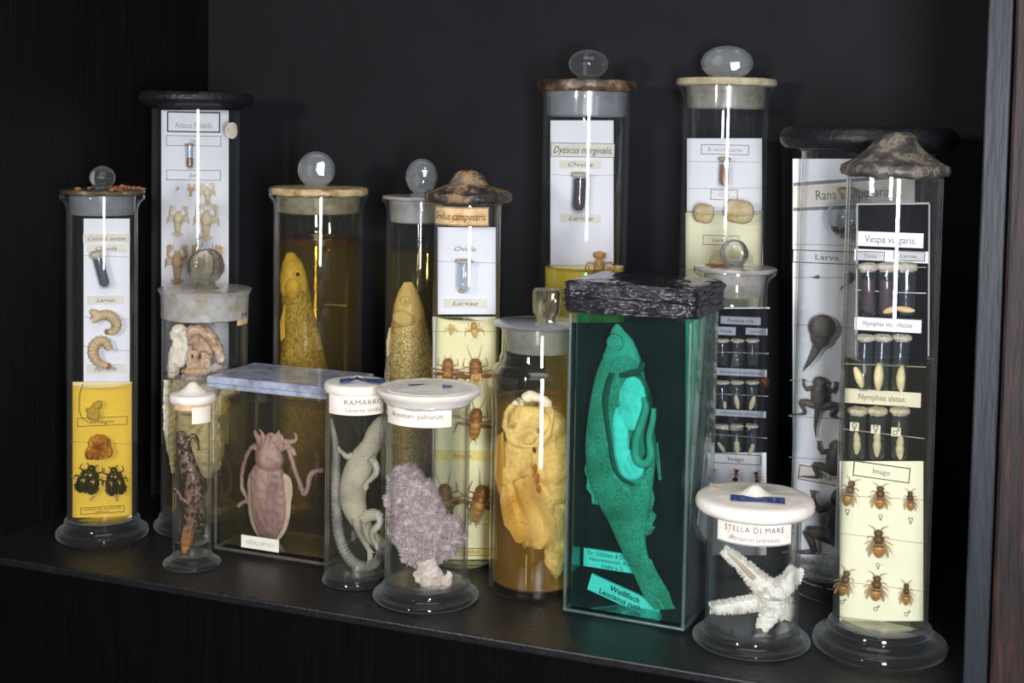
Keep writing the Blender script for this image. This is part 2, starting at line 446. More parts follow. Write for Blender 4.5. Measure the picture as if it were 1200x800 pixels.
# ------------------------------------------------------------------ jars
class Jar:
    def __init__(self, name, label, x, y, s_at=None):
        P = shelf_pt(x, y)
        self.P = Vector((P.x, P.y, 0))
        self.yaw = -math.atan2(P.x, P.y)
        self.s = depth_of(self.P + Vector((0, 0, 0.15))) / FPX
        self.ux = Vector((math.cos(self.yaw), math.sin(self.yaw), 0))
        self.uy = Vector((-math.sin(self.yaw), math.cos(self.yaw), 0))
        self.root = empty(name, self.P, self.yaw)
        tag(self.root, label, 'jar')
    def at(self, x, y, v=0.0):
        """photo position -> jar-local (u, v, z) on the upright plane at depth v (metres) through the jar"""
        o = self.P + self.uy * v
        d = ray(x, y)
        t = (o - CAMP).dot(self.uy) / d.dot(self.uy)
        q = CAMP + d * t - self.P
        return Vector((q.dot(self.ux), v, q.z))
    def z(self, y):
        """height of photo row y on the jar's axis"""
        lo, hi = -0.5, 1.0
        for _ in range(50):
            m = (lo + hi) / 2
            d = self.P + Vector((0, 0, m)) - CAMP
            if CYP - FPX * d.dot(UPV) / d.dot(FWD) > y: lo = m
            else: hi = m
        return lo
    def world(self, l): return self.P + self.ux * l[0] + self.uy * l[1] + Vector((0, 0, l[2]))
    def put(self, o, l=(0, 0, 0)):
        o.location = self.world(l); o.rotation_euler = (0, 0, self.yaw)
        return o
    def thing(self, name, mb, mats, label, cat, group=None, smooth=True, angle=38):
        """top-level thing whose mesh is given in jar-local metres; origin goes to its base"""
        b = mb.base(); mb.shift(b)
        o = mb.build(name, mats, None, smooth, angle)
        o['jb'] = 0
        del o['jb']
        self.put(o, b)
        self.last = b
        tag(o, label, cat, group)
        return o
    # --- glass bodies
    def tube_body(self, r, z0, z1, lip=0.0, liph=0.006, wall=0.0016, bottom=0.004, mat='glass', taper=0.0):
        p = [(0, z0), (r - 0.002, z0), (r, z0 + 0.002)]
        if lip:
            p += [(r, z1 - liph * 1.6), (r + lip * 0.35, z1 - liph * 0.9), (r + lip * 0.95, z1 - liph * 0.45), (r + lip, z1 - liph * 0.15), (r + lip * 0.9, z1)]
        else:
            p += [(r, z1 - 0.001), (r - wall * 0.5, z1)]
        p += [(r - wall, z1 - 0.0005), (r - wall, z0 + bottom + 0.002), (r - wall - 0.002, z0 + bottom), (0, z0 + bottom)]
        mb = MB().lathe(p, 72)
        self.inner = r - wall; self.floor = z0 + bottom
        return mb.build('glass_body', M[mat], self.root)
    def foot(self, r, rb, h, mat='foot'):
        e = r - rb
        p = [(0, 0.0), (r * 0.9, 0.0), (r * 0.985, 0.0010), (r, h * 0.16), (r, h * 0.26), (r - e * .06, h * 0.36), (r - e * .16, h * 0.42), (r - e * .34, h * 0.44), (rb + e * 0.46, h * 0.50), (rb + e * 0.30, h * 0.60), (rb + e * .17, h * 0.72), (rb + e * .16, h * .78), (rb + e * .20, h * .84), (rb + e * .16, h * .92), (rb + e * .02, h * .96), (rb * 0.985, h), (0, h - 0.0002)]
        return MB().lathe(p, 72).build('glass_foot', M[mat], self.root)
    def liquid(self, mat, ztop, zbot=None):
        r = self.inner - 0.0003; z0 = (zbot if zbot is not None else self.floor) + 0.0002
        mb = MB().lathe([(0, z0), (r - 0.002, z0), (r, z0 + 0.002), (r, ztop), (r - 0.0012, ztop - 0.0007), (0, ztop - 0.0007)], 64)
        o = mb.build('preserving_liquid', M[mat], self.root)
        return o
    def part(self, name, mb, mat, parent=None, smooth=True, angle=38):
        return mb.build(name, M[mat] if isinstance(mat, str) else mat, parent or self.root, smooth, angle)
    def rim_lid(self, r, z0, z1, mat, wob=0.0, seed=0.0):
        p = [(0, z0), (r * 0.93, z0), (r * 0.985, z0 + (z1 - z0) * 0.2), (r, z0 + (z1 - z0) * 0.55), (r * 0.97, z1 - (z1 - z0) * 0.08), (r * 0.9, z1), (r * 0.5, z1), (0, z1)]
        return self.part('lid', MB().lathe(p, 64, 0, wob, seed=seed), mat)
    def plug(self, r, z0, z1, mat='frost', parent=None):
        p = [(0, z0), (r * 0.93, z0), (r * 0.97, z0 + 0.0012), (r, z1), (0, z1)]
        return self.part('stopper', MB().lathe(p, 64), mat, parent)
    def knob_ball(self, u, z, rx, rz, parent, mat='solid', neck=None, ry=None):
        mb = MB().ell((u, 0, z), (rx, ry or rx, rz), 40, 24)
        if neck: mb.lathe([(0, neck[1]), (neck[0] * 1.5, neck[1]), (neck[0], neck[1] + 0.0015), (neck[0] * 0.95, z - rz * 0.8), (0, z - rz * 0.7)], 32, 0, 0, (u, 0))
        return self.part('knob', mb, mat, parent)
    def knob_disc(self, u, z, r, th, parent, mat='solid', neckz=None, yaw=0.0, rz=None):
        mb = MB(); rot = Matrix.Rotation(yaw, 3, 'Z')
        rz = rz or r
        # a thick coin standing upright: bulging faces, rounded edge
        n = 44; rows = [(0.0, -1.0), (0.55, -0.97), (0.80, -0.86), (0.92, -0.6), (0.985, -0.25), (1.0, 0.0), (0.985, 0.25), (0.92, 0.6), (0.80, 0.86), (0.55, 0.97), (0.0, 1.0)]
        vs = []; fs = []
        for (a, d) in rows:
            for k in range(n):
                t = 6.283185 * k / n
                p = rot @ Vector((a * r * math.cos(t), d * th, a * rz * math.sin(t)))
                vs.append((u + p.x, p.y, z + p.z))
        for i in range(len(rows) - 1):
            for k in range(n):
                k2 = (k + 1) % n
                fs.append((i * n + k, i * n + k2, (i + 1) * n + k2, (i + 1) * n + k))
        mb.add(vs, fs)
        if neckz is not None:
            mb.lathe([(0, neckz), (r * 0.75, neckz), (r * 0.55, neckz + 0.002), (r * 0.42, z - rz * 0.82), (0, z - rz * 0.7)], 32, 0, 0, (u, 0))
        return self.part('knob', mb, mat, parent)
    # --- paper stuck round the outside of the jar
    def wrap_label(self, x0, y0, x1, y1, R, lines, mat='paper_pink', ink='ink_soft', shear=0.0, border=None, bold=0.0, name='label', spacing=1.0):
        a = self.at(x0, (y0 + y1) / 2); b = self.at(x1, (y0 + y1) / 2)
        # the front of the jar is nearer than its axis: rows are read there
        zt = self.at((x0 + x1) / 2, y0, -R * 0.9).z; zb = self.at((x0 + x1) / 2, y1, -R * 0.9).z
        cl = lambda t: max(-0.995, min(0.995, t))
        t0 = math.asin(cl(a.x / R)); t1 = math.asin(cl(b.x / R))
        n = 20; mb = MB(); vs = []; fs = []
        for k in range(n + 1):
            t = t0 + (t1 - t0) * k / n
            for (rr, z) in ((R + 0.0002, zb), (R + 0.0002, zt), (R + 0.0006, zt), (R + 0.0006, zb)):
                vs.append((rr * math.sin(t), -rr * math.cos(t), z))
        for k in range(n):
            for j in range(4):
                j2 = (j + 1) % 4
                fs.append((k * 4 + j, k * 4 + j2, k * 4 + 4 + j2, k * 4 + 4 + j))
        fs.append((0, 3, 2, 1)); fs.append((n * 4, n * 4 + 1, n * 4 + 2, n * 4 + 3))
        mb.add(vs, fs)
        lab = self.part(name, mb, mat, smooth=True, angle=30)
        W = R * (t1 - t0); Hh = zt - zb; tm = (t0 + t1) / 2; zm = (zt + zb) / 2
        def bend(m):
            rr = R + 0.0008
            m.v = [(rr * math.sin(tm + x / R), -(rr - y * 0.2) * math.cos(tm + x / R), zm + z) for x, y, z in m.v]
            return m
        if lines: bend(text_mb(lines, W, Hh, shear, bold, spacing)).build('lettering', M[ink], lab, False)
        if border:
            t = border; fr = MB(); n2 = 16
            for zz in (Hh / 2 - t, -Hh / 2 + t):
                for k in range(n2):
                    xa = -W / 2 + t + (W - 2 * t) * k / n2; xb = -W / 2 + t + (W - 2 * t) * (k + 1) / n2
                    fr.add([(xa, 0, zz - t * 0.4), (xb, 0, zz - t * 0.4), (xb, 0, zz + t * 0.4), (xa, 0, zz + t * 0.4)], [(0, 1, 2, 3)])
            for xx in (-W / 2 + t, W / 2 - t):
                fr.add([(xx - t * 0.4, 0, -Hh / 2 + t), (xx + t * 0.4, 0, -Hh / 2 + t), (xx + t * 0.4, 0, Hh / 2 - t), (xx - t * 0.4, 0, Hh / 2 - t)], [(0, 1, 2, 3)])
            bend(fr).build('printed_border', M[ink], lab, False)
        return lab

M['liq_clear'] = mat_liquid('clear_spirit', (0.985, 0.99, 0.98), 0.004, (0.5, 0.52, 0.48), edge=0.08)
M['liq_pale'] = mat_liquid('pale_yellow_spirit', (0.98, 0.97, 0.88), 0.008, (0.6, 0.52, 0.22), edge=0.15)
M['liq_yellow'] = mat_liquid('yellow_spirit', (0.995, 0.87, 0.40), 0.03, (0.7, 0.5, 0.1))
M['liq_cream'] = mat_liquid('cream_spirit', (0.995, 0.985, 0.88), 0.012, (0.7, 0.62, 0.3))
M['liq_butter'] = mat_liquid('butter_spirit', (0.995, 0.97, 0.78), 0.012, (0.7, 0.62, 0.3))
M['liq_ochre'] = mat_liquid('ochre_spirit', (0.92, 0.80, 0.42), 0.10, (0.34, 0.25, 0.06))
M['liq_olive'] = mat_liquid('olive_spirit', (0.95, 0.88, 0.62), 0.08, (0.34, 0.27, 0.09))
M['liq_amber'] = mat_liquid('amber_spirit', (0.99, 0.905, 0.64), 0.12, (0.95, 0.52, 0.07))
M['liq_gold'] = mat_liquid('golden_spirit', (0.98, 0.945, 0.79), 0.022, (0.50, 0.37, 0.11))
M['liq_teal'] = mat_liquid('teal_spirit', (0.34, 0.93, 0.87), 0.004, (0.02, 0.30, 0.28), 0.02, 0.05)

J = {}
def jar(key, name, label, x, y):
    J[key] = Jar(name, label, x, y); return J[key]

# A ---- rose chafer cylinder, far left
a = jar('A', 'specimen_cylinder', 'tall glass cylinder with ball knob, lower half yellow liquid, standing furthest left', 120, 627)
s = a.s
a.foot(53 * s, 41 * s, 0.0155)
a.tube_body(40 * s, 0.0157, a.z(228), 8 * s, 0.007, bottom=0.0015)
a.liquid('liq_yellow', a.z(447))
l = a.rim_lid(48 * s, a.z(228) + 0.0002, a.z(222), 'wax_brown', 0.0012, 1.0)
a.plug(37.5 * s, a.z(251), a.z(228), 'frost', l)
a.knob_ball(0, a.z(208), 14.5 * s, 13.5 * s, l, neck=(7 * s, a.z(222)))
mb = MB()
for k in range(34):
    t = random.uniform(0, 6.28); rr = random.uniform(14, 46) * s
    if k > 10: t = random.uniform(-1.3, 0.5)
    c = (rr * math.cos(t), rr * math.sin(t), a.z(222) + random.uniform(0, 0.0022))
    mb.ell(c, (random.uniform(.0012, .0042), random.uniform(.0012, .003), random.uniform(.0006, .0022)), 6, 4, 0, Matrix.Rotation(random.uniform(0, 3), 3, 'Z'))
a.part('wax_crumbs', rough_up(mb, 0.0008, 900), 'wax_crumb', l)

# B ---- crayfish cylinder with flat black lid
b = jar('B', 'specimen_cylinder', 'tall glass cylinder with flat black lid and white card, at the back left', 228, 580)
s = b.s
b.tube_body(50 * s, 0.0, b.z(120), mat='glass')
zt, zb = b.z(108), b.z(127); r = 66 * s; h = zt - zb
b.part('lid', MB().lathe([(0, zb), (50 * s, zb - 0.0012), (54 * s, zb + h * .12), (r * .95, zb + h * .26), (r * .995, zb + h * .5), (r * .985, zb + h * .78), (r * .93, zt - h * .03), (r * .8, zt), (0, zt - .001)], 72, 0, 0.0007, seed=3), 'black_lid')
t0 = math.asin(0.80); R = 50 * s
mb = MB(); n = 20; zc = b.z(152); rr = 9.5 * s
vs = [(R * math.sin(t0) * 1.004, -R * math.cos(t0) * 1.012, zc)]
for k in range(n):
    q = 6.2832 * k / n; t = t0 + rr * 1.3 * math.cos(q) / R
    vs.append(((R + .0005) * math.sin(t), -(R + .0005) * math.cos(t), zc + rr * math.sin(q)))
mb.add(vs, [(0, 1 + k, 1 + (k + 1) % n) for k in range(n)])
st = b.part('round_sticker', mb, 'paper_pink')

# C ---- fish jar with disc knob
c = jar('C', 'specimen_jar', 'wide jar of dark ochre liquid with waxed rim and disc knob, holding a fish', 370, 598)
s = c.s
c.tube_body(52 * s, 0.0, c.z(226), 6 * s, 0.008, mat='glass_yellow')
c.liquid('liq_ochre', c.z(279))
l = c.rim_lid(58 * s, c.z(229), c.z(219), 'wax_ochre', 0.0009, 5.0)
c.plug(49 * s, c.z(249), c.z(229), 'frost_warm', l)
c.knob_disc(-3 * s, c.z(199), 21.5 * s, 10 * s, l, 'milky', neckz=c.z(219))
mb = MB().lathe([(c.inner - .0004, c.z(284)), (c.inner - .0002, c.z(277)), (c.inner - .0016, c.z(278)), (c.inner - .0016, c.z(283)), (c.inner - .0004, c.z(284))], 64)
c.part('residue_ring', mb, mat_frosted('dried_residue', (0.09, 0.018, 0.010), 0.75))

# D ---- dissection jar with frosted stopper
d = jar('D', 'specimen_jar', 'jar with wide frosted glass stopper and disc knob holding pale dissected organs', 239, 616)
s = d.s
d.foot(58 * s, 50 * s, 0.012)
d.tube_body(49.5 * s, 0.0122, d.z(368))
d.liquid('liq_gold', d.z(437))
zt, zb = d.z(338), d.z(372)
l = d.part('lid', MB().lathe([(0, zb), (47 * s, zb), (50.4 * s, zb + .001), (50.6 * s, zt - .008), (51.5 * s, zt - .004), (53.5 * s, zt - .0015), (54 * s, zt), (50 * s, zt + .0004), (0, zt + .0002)], 64, 0, 0.0004, seed=8), 'frost_dense')
d.knob_disc(1 * s, d.z(312), 22 * s, 9 * s, l, 'solid_warm', neckz=zt, yaw=0.35)
d.wrap_label(277, 361, 289, 383, 49.5 * s, [('M', .5, .3, .4)], 'paper_ochre', 'ink')

# E ---- newt tube
e = jar('E', 'specimen_tube', 'small narrow footed tube with pointed white wax lid holding a spotted newt', 225, 661)
s = e.s
e.foot(33.5 * s, 22 * s, 0.0085)
e.tube_body(22.5 * s, 0.0086, e.z(474), bottom=0.008)
e.liquid('liq_pale', e.z(482))
zt, zb = e.z(461), e.z(471)
def wax_lid(j, r, zb, zt, apex, ra, under, mat='plaster', inset=True, lip=0.0):
    h = zt - zb
    p = [(0, zb), (under, zb), (r * .94, zb + h * .06), (r * .99, zb + h * .28), (r, zb + h * .55), (r * .975, zb + h * .86), (r * .93, zt), (r * .80, zt + h * .05), (ra * 1.5, zt + (apex - zt) * .16), (ra, zt + (apex - zt) * .42), (ra * .45, zt + (apex - zt) * .84), (ra * .2, apex - .0003), (0, apex)]
    return j.part('lid', MB().lathe(p, 64, 0, 0.0004, seed=r * 999), mat, angle=50)
l = wax_lid(e, 27 * s, zb, zt, e.z(447), 11 * s, 21 * s)
def lid_patch(j, u0, u1, v0, v1, zc, zf, tilt=0.0, wob=.0007):
    """strip of paper lying on the lid"""
    mb = MB(); n = 8; vs = []; fs = []
    for i in range(n + 1):
        u = u0 + (u1 - u0) * i / n
        for vv in (v0, v1):
            z = zf(u, vv) + wob * .4 * hnoise((u * 300, vv * 300, 1))
            vs += [(u, vv + tilt * u, z + .0003), (u, vv + tilt * u, z + .0005)]
    for i in range(n):
        q = i * 4
        fs += [(q + 1, q + 3, q + 7, q + 5), (q, q + 4, q + 6, q + 2), (q, q + 1, q + 5, q + 4), (q + 2, q + 6, q + 7, q + 3)]
    fs += [(0, 2, 3, 1), (n * 4, n * 4 + 1, n * 4 + 3, n * 4 + 2)]
    mb.add(vs, fs)
    return mb
zf = lambda u, v: zt + (e.z(447) - zt) * max(0, .8 - math.hypot(u, v) / (16 * s)) + .0006
e.part('blue_label', lid_patch(e, 4 * s, 17 * s, -9 * s, 5 * s, 0, zf), 'blue_label', l)
e.part('wax_seal', MB().lathe([(22.7 * s, e.z(477)), (23.2 * s, e.z(474)), (22.7 * s, e.z(471)), (21 * s, e.z(471)), (21 * s, e.z(477)), (22.7 * s, e.z(477))], 48, 0, .0003), 'paper_ochre')
e.wrap_label(225, 477, 246, 496, 22.5 * s, [], 'paper_pink')

# G ---- lizard jar
g = jar('G', 'specimen_jar', 'jar with white wax lid and RAMARRO paper label holding a coiled lizard', 416, 680)
s = g.s
g.foot(38.5 * s, 36.5 * s, 0.0060, 'foot')
g.tube_body(36.5 * s, 0.0061, g.z(460), bottom=0.002)
g.liquid('liq_pale', g.z(478))
zt, zb = g.z(447), g.z(459)
l = wax_lid(g, 39 * s, zb, zt, g.z(440), 10 * s, 35 * s)
zfg = lambda u, v: zt + .0013
g.part('blue_label', lid_patch(g, -20 * s, 33 * s, -22 * s, 2 * s, 0, lambda u, v: zt + .0014 + .0022 * max(0, 1 - abs(u) / (11 * s))), 'blue_label', l)
g.wrap_label(387, 463, 455, 486, 36.5 * s, [('RAMARRO', .66, .26, .5), ('Lacerta viridis', .27, .2, .46)], 'paper_pink', 'ink_soft', spacing=1.1)

# H ---- soft coral jar
h_ = jar('H', 'specimen_jar', 'footed clear jar with flat flaring white lid and Alcyonium label holding a soft coral', 499, 699)
s = h_.s
h_.foot(62.5 * s, 50 * s, 0.0105)
h_.tube_body(49 * s, 0.0107, h_.z(467), bottom=0.002)
h_.liquid('liq_clear', h_.z(484))
zt, zb = h_.z(454), h_.z(466); hh = zt - zb
l = h_.part('lid', MB().lathe([(0, zb - .002), (51 * s, zb - .002), (53 * s, zb), (58 * s, zb + hh * .35), (61.5 * s, zb + hh * .7), (62 * s, zb + hh * .88), (60.5 * s, zt), (56 * s, zt + .0004), (51 * s, zt - .0006), (0, zt - .0004)], 72, 0, .0005, seed=11), 'plaster', angle=50)
h_.part('lid_inset', MB().lathe([(0, zt - .0006), (50 * s, zt - .0008), (49 * s, zt + .0002), (20 * s, zt + .0004), (0, zt + .0018)], 48, 0, .0004, seed=2), 'plaster_grey', l)
h_.part('blue_label', lid_patch(h_, 16 * s, 27 * s, -7 * s, 8 * s, 0, lambda u, v: zt + .0006), 'blue_label', l)
h_.part('blue_label', lid_patch(h_, -24 * s, 0 * s, 6 * s, 12 * s, 0, lambda u, v: zt + .0006), 'blue_label', l)
h_.part('wax_seal', MB().lathe([(49.3 * s, h_.z(472)), (51 * s, h_.z(469.5)), (50.5 * s, h_.z(466)), (48 * s, h_.z(466)), (48 * s, h_.z(472)), (49.3 * s, h_.z(472))], 64, 0, .0011, seed=4), 'frost_dense')
h_.wrap_label(456, 474, 528, 500, 49 * s, [('Alcyonium  palmatum', .5, .24, .75)], 'paper_pink', 'ink_soft', 0.1)

# I ---- second fish jar
i_ = jar('I', 'specimen_jar', 'narrow jar of olive liquid with frosted neck and grey disc knob, holding a pale fish', 487, 606)
s = i_.s
i_.tube_body(38.5 * s, 0.0, i_.z(232), 6 * s, 0.006)
i_.liquid('liq_olive', i_.z(293))
l = i_.rim_lid(44 * s, i_.z(234), i_.z(229), 'frost_dense', 0.0006, 2.0)
i_.plug(36 * s, i_.z(260), i_.z(234), 'frost_dense', l)
i_.knob_disc(1.5 * s, i_.z(207), 18.5 * s, 8 * s, l, 'milky', neckz=i_.z(229), rz=21 * s)

# J ---- cricket cylinder
j_ = jar('J', 'specimen_cylinder', 'slim glass cylinder with domed black pitch lid and brown handwritten label', 542, 662)
s = j_.s
j_.tube_body(39 * s, 0.0, j_.z(238))
j_.liquid('liq_butter', j_.z(370))
zt, zb = j_.z(199), j_.z(238); h = zt - zb
l = j_.part('lid', rough_up(MB().lathe([(0, zb), (40 * s, zb), (42 * s, zb + h * .06), (48 * s, zb + h * .05), (51.5 * s, zb + h * .14), (51 * s, zb + h * .28), (45 * s, zb + h * .36), (34 * s, zb + h * .45), (24 * s, zb + h * .58), (19.5 * s, zb + h * .75), (17 * s, zb + h * .88), (11 * s, zb + h * .97), (0, zt)], 64, 0, .0011, seed=6), .0012, 130), 'pitch_worn', angle=60)
j_.wrap_label(511, 242.5, 572, 264.5, 39 * s, [('Gryllus campestris.', .5, .42, .9)], 'paper_ochre', 'ink', 0.35, border=.0006)

# K ---- amber jar with square stopper
k_ = jar('K', 'stoppered_bottle', 'wide shouldered bottle of amber liquid with square glass stopper and a yellow fish', 627, 688)
s = k_.s
zs, zn, zt = k_.z(428), k_.z(418), k_.z(381); rb = 55 * s; rn = 44.5 * s
p = [(0, 0), (rb - .003, 0), (rb, .003), (rb, zs - .004), (rb - .0015, zs - .0005), (rb - .005, zs + .0018), (rn + .0015, zn - .0005), (rn, zn + .003), (rn, zt - .004), (rn + .001, zt - .0015), (rn - .0018, zt - .0005), (rn - .0018, zn), (rb - .0055, zs - .001), (rb - .0022, zs - .005), (rb - .0022, .008), (rb - .005, .006), (0, .006)]
k_.inner = rb - .0022; k_.floor = .006
k_.part('glass_body', MB().lathe(p, 72), 'glass_yellow')
k_.liquid('liq_amber', k_.z(466))
l = k_.part('stopper', MB().lathe([(0, zt - .018), (rn * .86, zt - .018), (rn * .93, zt), (0, zt)], 56), 'frost')
k_.part('stopper_disc', MB().lathe([(0, zt + .0002), (rn * 1.18, zt + .0004), (rn * 1.24, zt + .0016), (rn * 1.18, zt + .0026), (0, zt + .003)], 56, 0, .0005), 'frost', l)
mb = MB(); z0 = zt + .003; z1 = k_.z(338); hw = 16.5 * s
def rrect(w, dp, r, z, n=5):
    o = []
    for (sx, sy, a0) in ((1, 1, 0), (-1, 1, 90), (-1, -1, 180), (1, -1, 270)):
        for q in range(n + 1):
            t = R_(a0 + 90 * q / n)
            o.append((sx * (w - r) + r * math.cos(t), sy * (dp - r) + r * math.sin(t), z))
    return o
def loops(mb, ls, cap=True, mi=0):
    n = len(ls[0]); vs = [p for L in ls for p in L]; fs = []
    for i in range(len(ls) - 1):
        for k in range(n):
            k2 = (k + 1) % n
            fs.append((i * n + k, i * n + k2, (i + 1) * n + k2, (i + 1) * n + k))
    if cap: fs.append(tuple(reversed(range(n)))); fs.append(tuple((len(ls) - 1) * n + k for k in range(n)))
    mb.add(vs, fs, mi); return mb
loops(mb, [rrect(hw * .72, hw * .6, .003, z0), rrect(hw * .70, hw * .58, .003, z0 + .003), rrect(hw * .95, hw * .62, .003, z0 + .007), rrect(hw, hw * .66, .003, z1 - .004), rrect(hw * .96, hw * .63, .003, z1 - .001), rrect(hw * .86, hw * .55, .003, z1)])
mb.v = [(x + 7 * s, y, z) for x, y, z in mb.v]
k_.part('square_knob', mb, 'solid_warm', l)

# L ---- diving beetle cylinder
l_ = jar('L', 'specimen_cylinder', 'tall glass cylinder with oval ball knob and brown wax rim behind the teal tank', 677, 622)
s = l_.s
l_.tube_body(50 * s, 0.0, l_.z(100), 5 * s, 0.006)
l_.liquid('liq_yellow', l_.z(311))
l = l_.rim_lid(58.5 * s, l_.z(108), l_.z(94), 'wax_brown', 0.0012, 9.0)
l_.plug(48 * s, l_.z(137), l_.z(108), 'frost', l)
l_.knob_ball(1 * s, l_.z(75), 23 * s, 16.5 * s, l, neck=(13 * s, l_.z(94)))

# M ---- cocoon cylinder
m_ = jar('M', 'specimen_cylinder', 'tall glass cylinder with broad oval knob and tan rim, cocoons floating inside', 837, 628)
s = m_.s
m_.tube_body(49 * s, 0.0, m_.z(97), 7 * s, 0.009)
m_.liquid('liq_cream', m_.z(248))
l = m_.rim_lid(58 * s, m_.z(102), m_.z(92), 'wax_tan', 0.0005, 12.0)
m_.plug(46 * s, m_.z(128), m_.z(102), 'frost_warm', l)
m_.knob_disc(0, m_.z(74), 30 * s, 13 * s, l, 'milky', neckz=m_.z(92), rz=20 * s)

# N ---- ant cylinder
n_ = jar('N', 'specimen_cylinder', 'slim cylinder with frosted neck and ring-like knob holding a black ant card', 852, 668)
s = n_.s
n_.tube_body(38 * s, 0.0, n_.z(314), 10 * s, 0.008)
n_.liquid('liq_clear', n_.z(496))
l = n_.rim_lid(48 * s, n_.z(318), n_.z(312), 'frost_dense', 0.0012, 15.0)
n_.plug(36 * s, n_.z(346), n_.z(318), 'frost_dense', l)
n_.knob_disc(-2 * s, n_.z(297), 17 * s, 8 * s, l, neckz=n_.z(312), yaw=-0.3)
mb = MB()
for k in range(14):
    cc = (random.uniform(-40, -10) * s, random.uniform(-24, 10) * s, n_.z(312) + .0006)
    mb.ell(cc, (random.uniform(.001, .004), random.uniform(.001, .002), .0006), 6, 4)
n_.part('wax_crumbs', mb, 'wax_crumb', l)

# O ---- frog cylinder
o_ = jar('O', 'specimen_cylinder', 'very wide glass cylinder with broad black lid and frogs, behind the wasp cylinder', 1000, 688)
s = o_.s
o_.foot(79 * s, 75.5 * s, 0.014)
o_.tube_body(75.5 * s, 0.0142, o_.z(172))
zt, zb = o_.z(148), o_.z(178); r = 101 * s; h = zt - zb
o_.part('lid', MB().lathe([(0, zb), (76 * s, zb), (79 * s, zb + h * .1), (r * .93, zb + h * .12), (r * .985, zb + h * .3), (r, zb + h * .52), (r * .98, zb + h * .75), (r * .92, zt - h * .06), (r * .82, zt), (0, zt)], 80, 0, 0.0009, seed=21), 'black_lid')

# P ---- wasp cylinder
p_ = jar('P', 'specimen_cylinder', 'tall footed cylinder with conical grey pitch lid and wasps on a cream card, furthest right', 1030, 757)
s = p_.s
p_.foot(78 * s, 56 * s, 0.0165)
p_.tube_body(54.5 * s, 0.0167, p_.z(207), bottom=0.002)
p_.liquid('liq_cream', p_.z(418))
zt, zb = p_.z(154), p_.z(207); h = zt - zb
p_.part('lid', rough_up(MB().lathe([(0, zb), (54 * s, zb), (56 * s, zb + h * .03), (60 * s, zb + h * .05), (61.5 * s, zb + h * .13), (60 * s, zb + h * .24), (54 * s, zb + h * .30), (44 * s, zb + h * .42), (34 * s, zb + h * .58), (26 * s, zb + h * .76), (21 * s, zb + h * .9), (13 * s, zb + h * .98), (0, zt)], 72, 0, .0009, seed=31), .0010, 110, 3), 'pitch_grey', angle=60)

# Q ---- starfish jar
q_ = jar('Q', 'specimen_jar', 'squat footed jar with thick white lid and STELLA DI MARE label holding a starfish', 880, 750)
s = q_.s
q_.foot(69 * s, 55.5 * s, 0.0095)
q_.tube_body(54.5 * s, 0.0097, q_.z(598), bottom=0.0022)
q_.liquid('liq_clear', q_.z(616))
zt, zb = q_.z(581), q_.z(594)
l = wax_lid(q_, 70 * s, zb - .002, zt, q_.z(568), 14 * s, 57 * s)
q_.part('blue_label', lid_patch(q_, -28 * s, 34 * s, -38 * s, -12 * s, 0, lambda u, v: zt + .0014), 'blue_label', l)
q_.part('lid_stain', lid_patch(q_, -54 * s, -12 * s, 18 * s, 40 * s, 0, lambda u, v: zt + .0002, wob=.002), mat_noise('tan_stain', [(0.4, (.78, .70, .58)), (.6, (.62, .52, .36))], 90, .6), l)
q_.wrap_label(842, 611, 926, 638, 54.5 * s, [('STELLA DI MARE', .68, .25, .74), ('(Astropecten aurantiacus)', .28, .22, .62)], 'paper_stella', 'ink', border=.0005, spacing=1.15)

# ---- rectangular tanks
class Tank(Jar):
    def __init__(self, name, label, fl, fr, depth):
        A = shelf_pt(*fl); B = shelf_pt(*fr)
        d = (B - A); d.z = 0
        self.w = d.length / 2; self.d = depth / 2
        d.normalize(); nrm = Vector((-d.y, d.x, 0))
        self.P = (A + B) / 2 + nrm * self.d; self.P.z = 0
        self.yaw = math.atan2(d.y, d.x); self.ux = d; self.uy = nrm
        self.s = depth_of(self.P) / FPX
        self.root = empty(name, self.P, self.yaw)
        tag(self.root, label, 'tank')
    def glass(self, ztop, wall, bottom, mat, r=.003):
        w, d = self.w, self.d; wi, di = w - wall, d - wall; ri = max(r - wall * .5, .0012)
        L = [rrect(w - .002, d - .002, r, 0), rrect(w, d, r, .002), rrect(w, d, r, ztop), rrect(wi, di, ri, ztop), rrect(wi, di, ri, bottom + .001), rrect(wi - .001, di - .001, ri, bottom)]
        self.wi, self.di, self.ri, self.floor = wi, di, ri, bottom
        return loops(MB(), L).build('glass_walls', M[mat], self.root, True, 50)
    def fill(self, ztop, mat):
        g = .0004
        L = [rrect(self.wi - g, self.di - g, self.ri, self.floor + g), rrect(self.wi - g, self.di - g, self.ri, ztop)]
        return loops(MB(), L).build('preserving_liquid', M[mat], self.root, True, 50)

M['seam'] = mat_frosted('ground_glass_edge', (0.55, 0.52, 0.40), 0.17)
M['seam_teal'] = mat_frosted('ground_green_edge', (0.35, 0.50, 0.47), 0.15)
def seams(t, z1, mat):
    # ground glass edges: four uprights and the rim of the base
    w, d = t.w - .0016, t.d - .0016
    for (x, y) in ((-w, -d), (w, -d), (-w, d), (w, d)):
        MB().tube([(x, y, .003, .0013), (x, y, z1, .0013)], 10).build('glass_edge', M[mat], t.root)
    for (a, b) in (((-w, -d), (w, -d)), ((w, -d), (w, d)), ((w, d), (-w, d)), ((-w, d), (-w, -d))):
        MB().tube([(a[0], a[1], .003, .0013), (b[0], b[1], .003, .0013)], 10).build('base_edge', M[mat], t.root)
f_ = J['F'] = Tank('specimen_tank', 'rectangular glass tank under a pale blue slab lid holding a squid', (249, 646), (384, 667), 0.060)
f_.dz = lambda y: f_.at(317, y, -f_.d).z
zt = f_.dz(461)
f_.glass(zt, .0035, .006, 'glass')
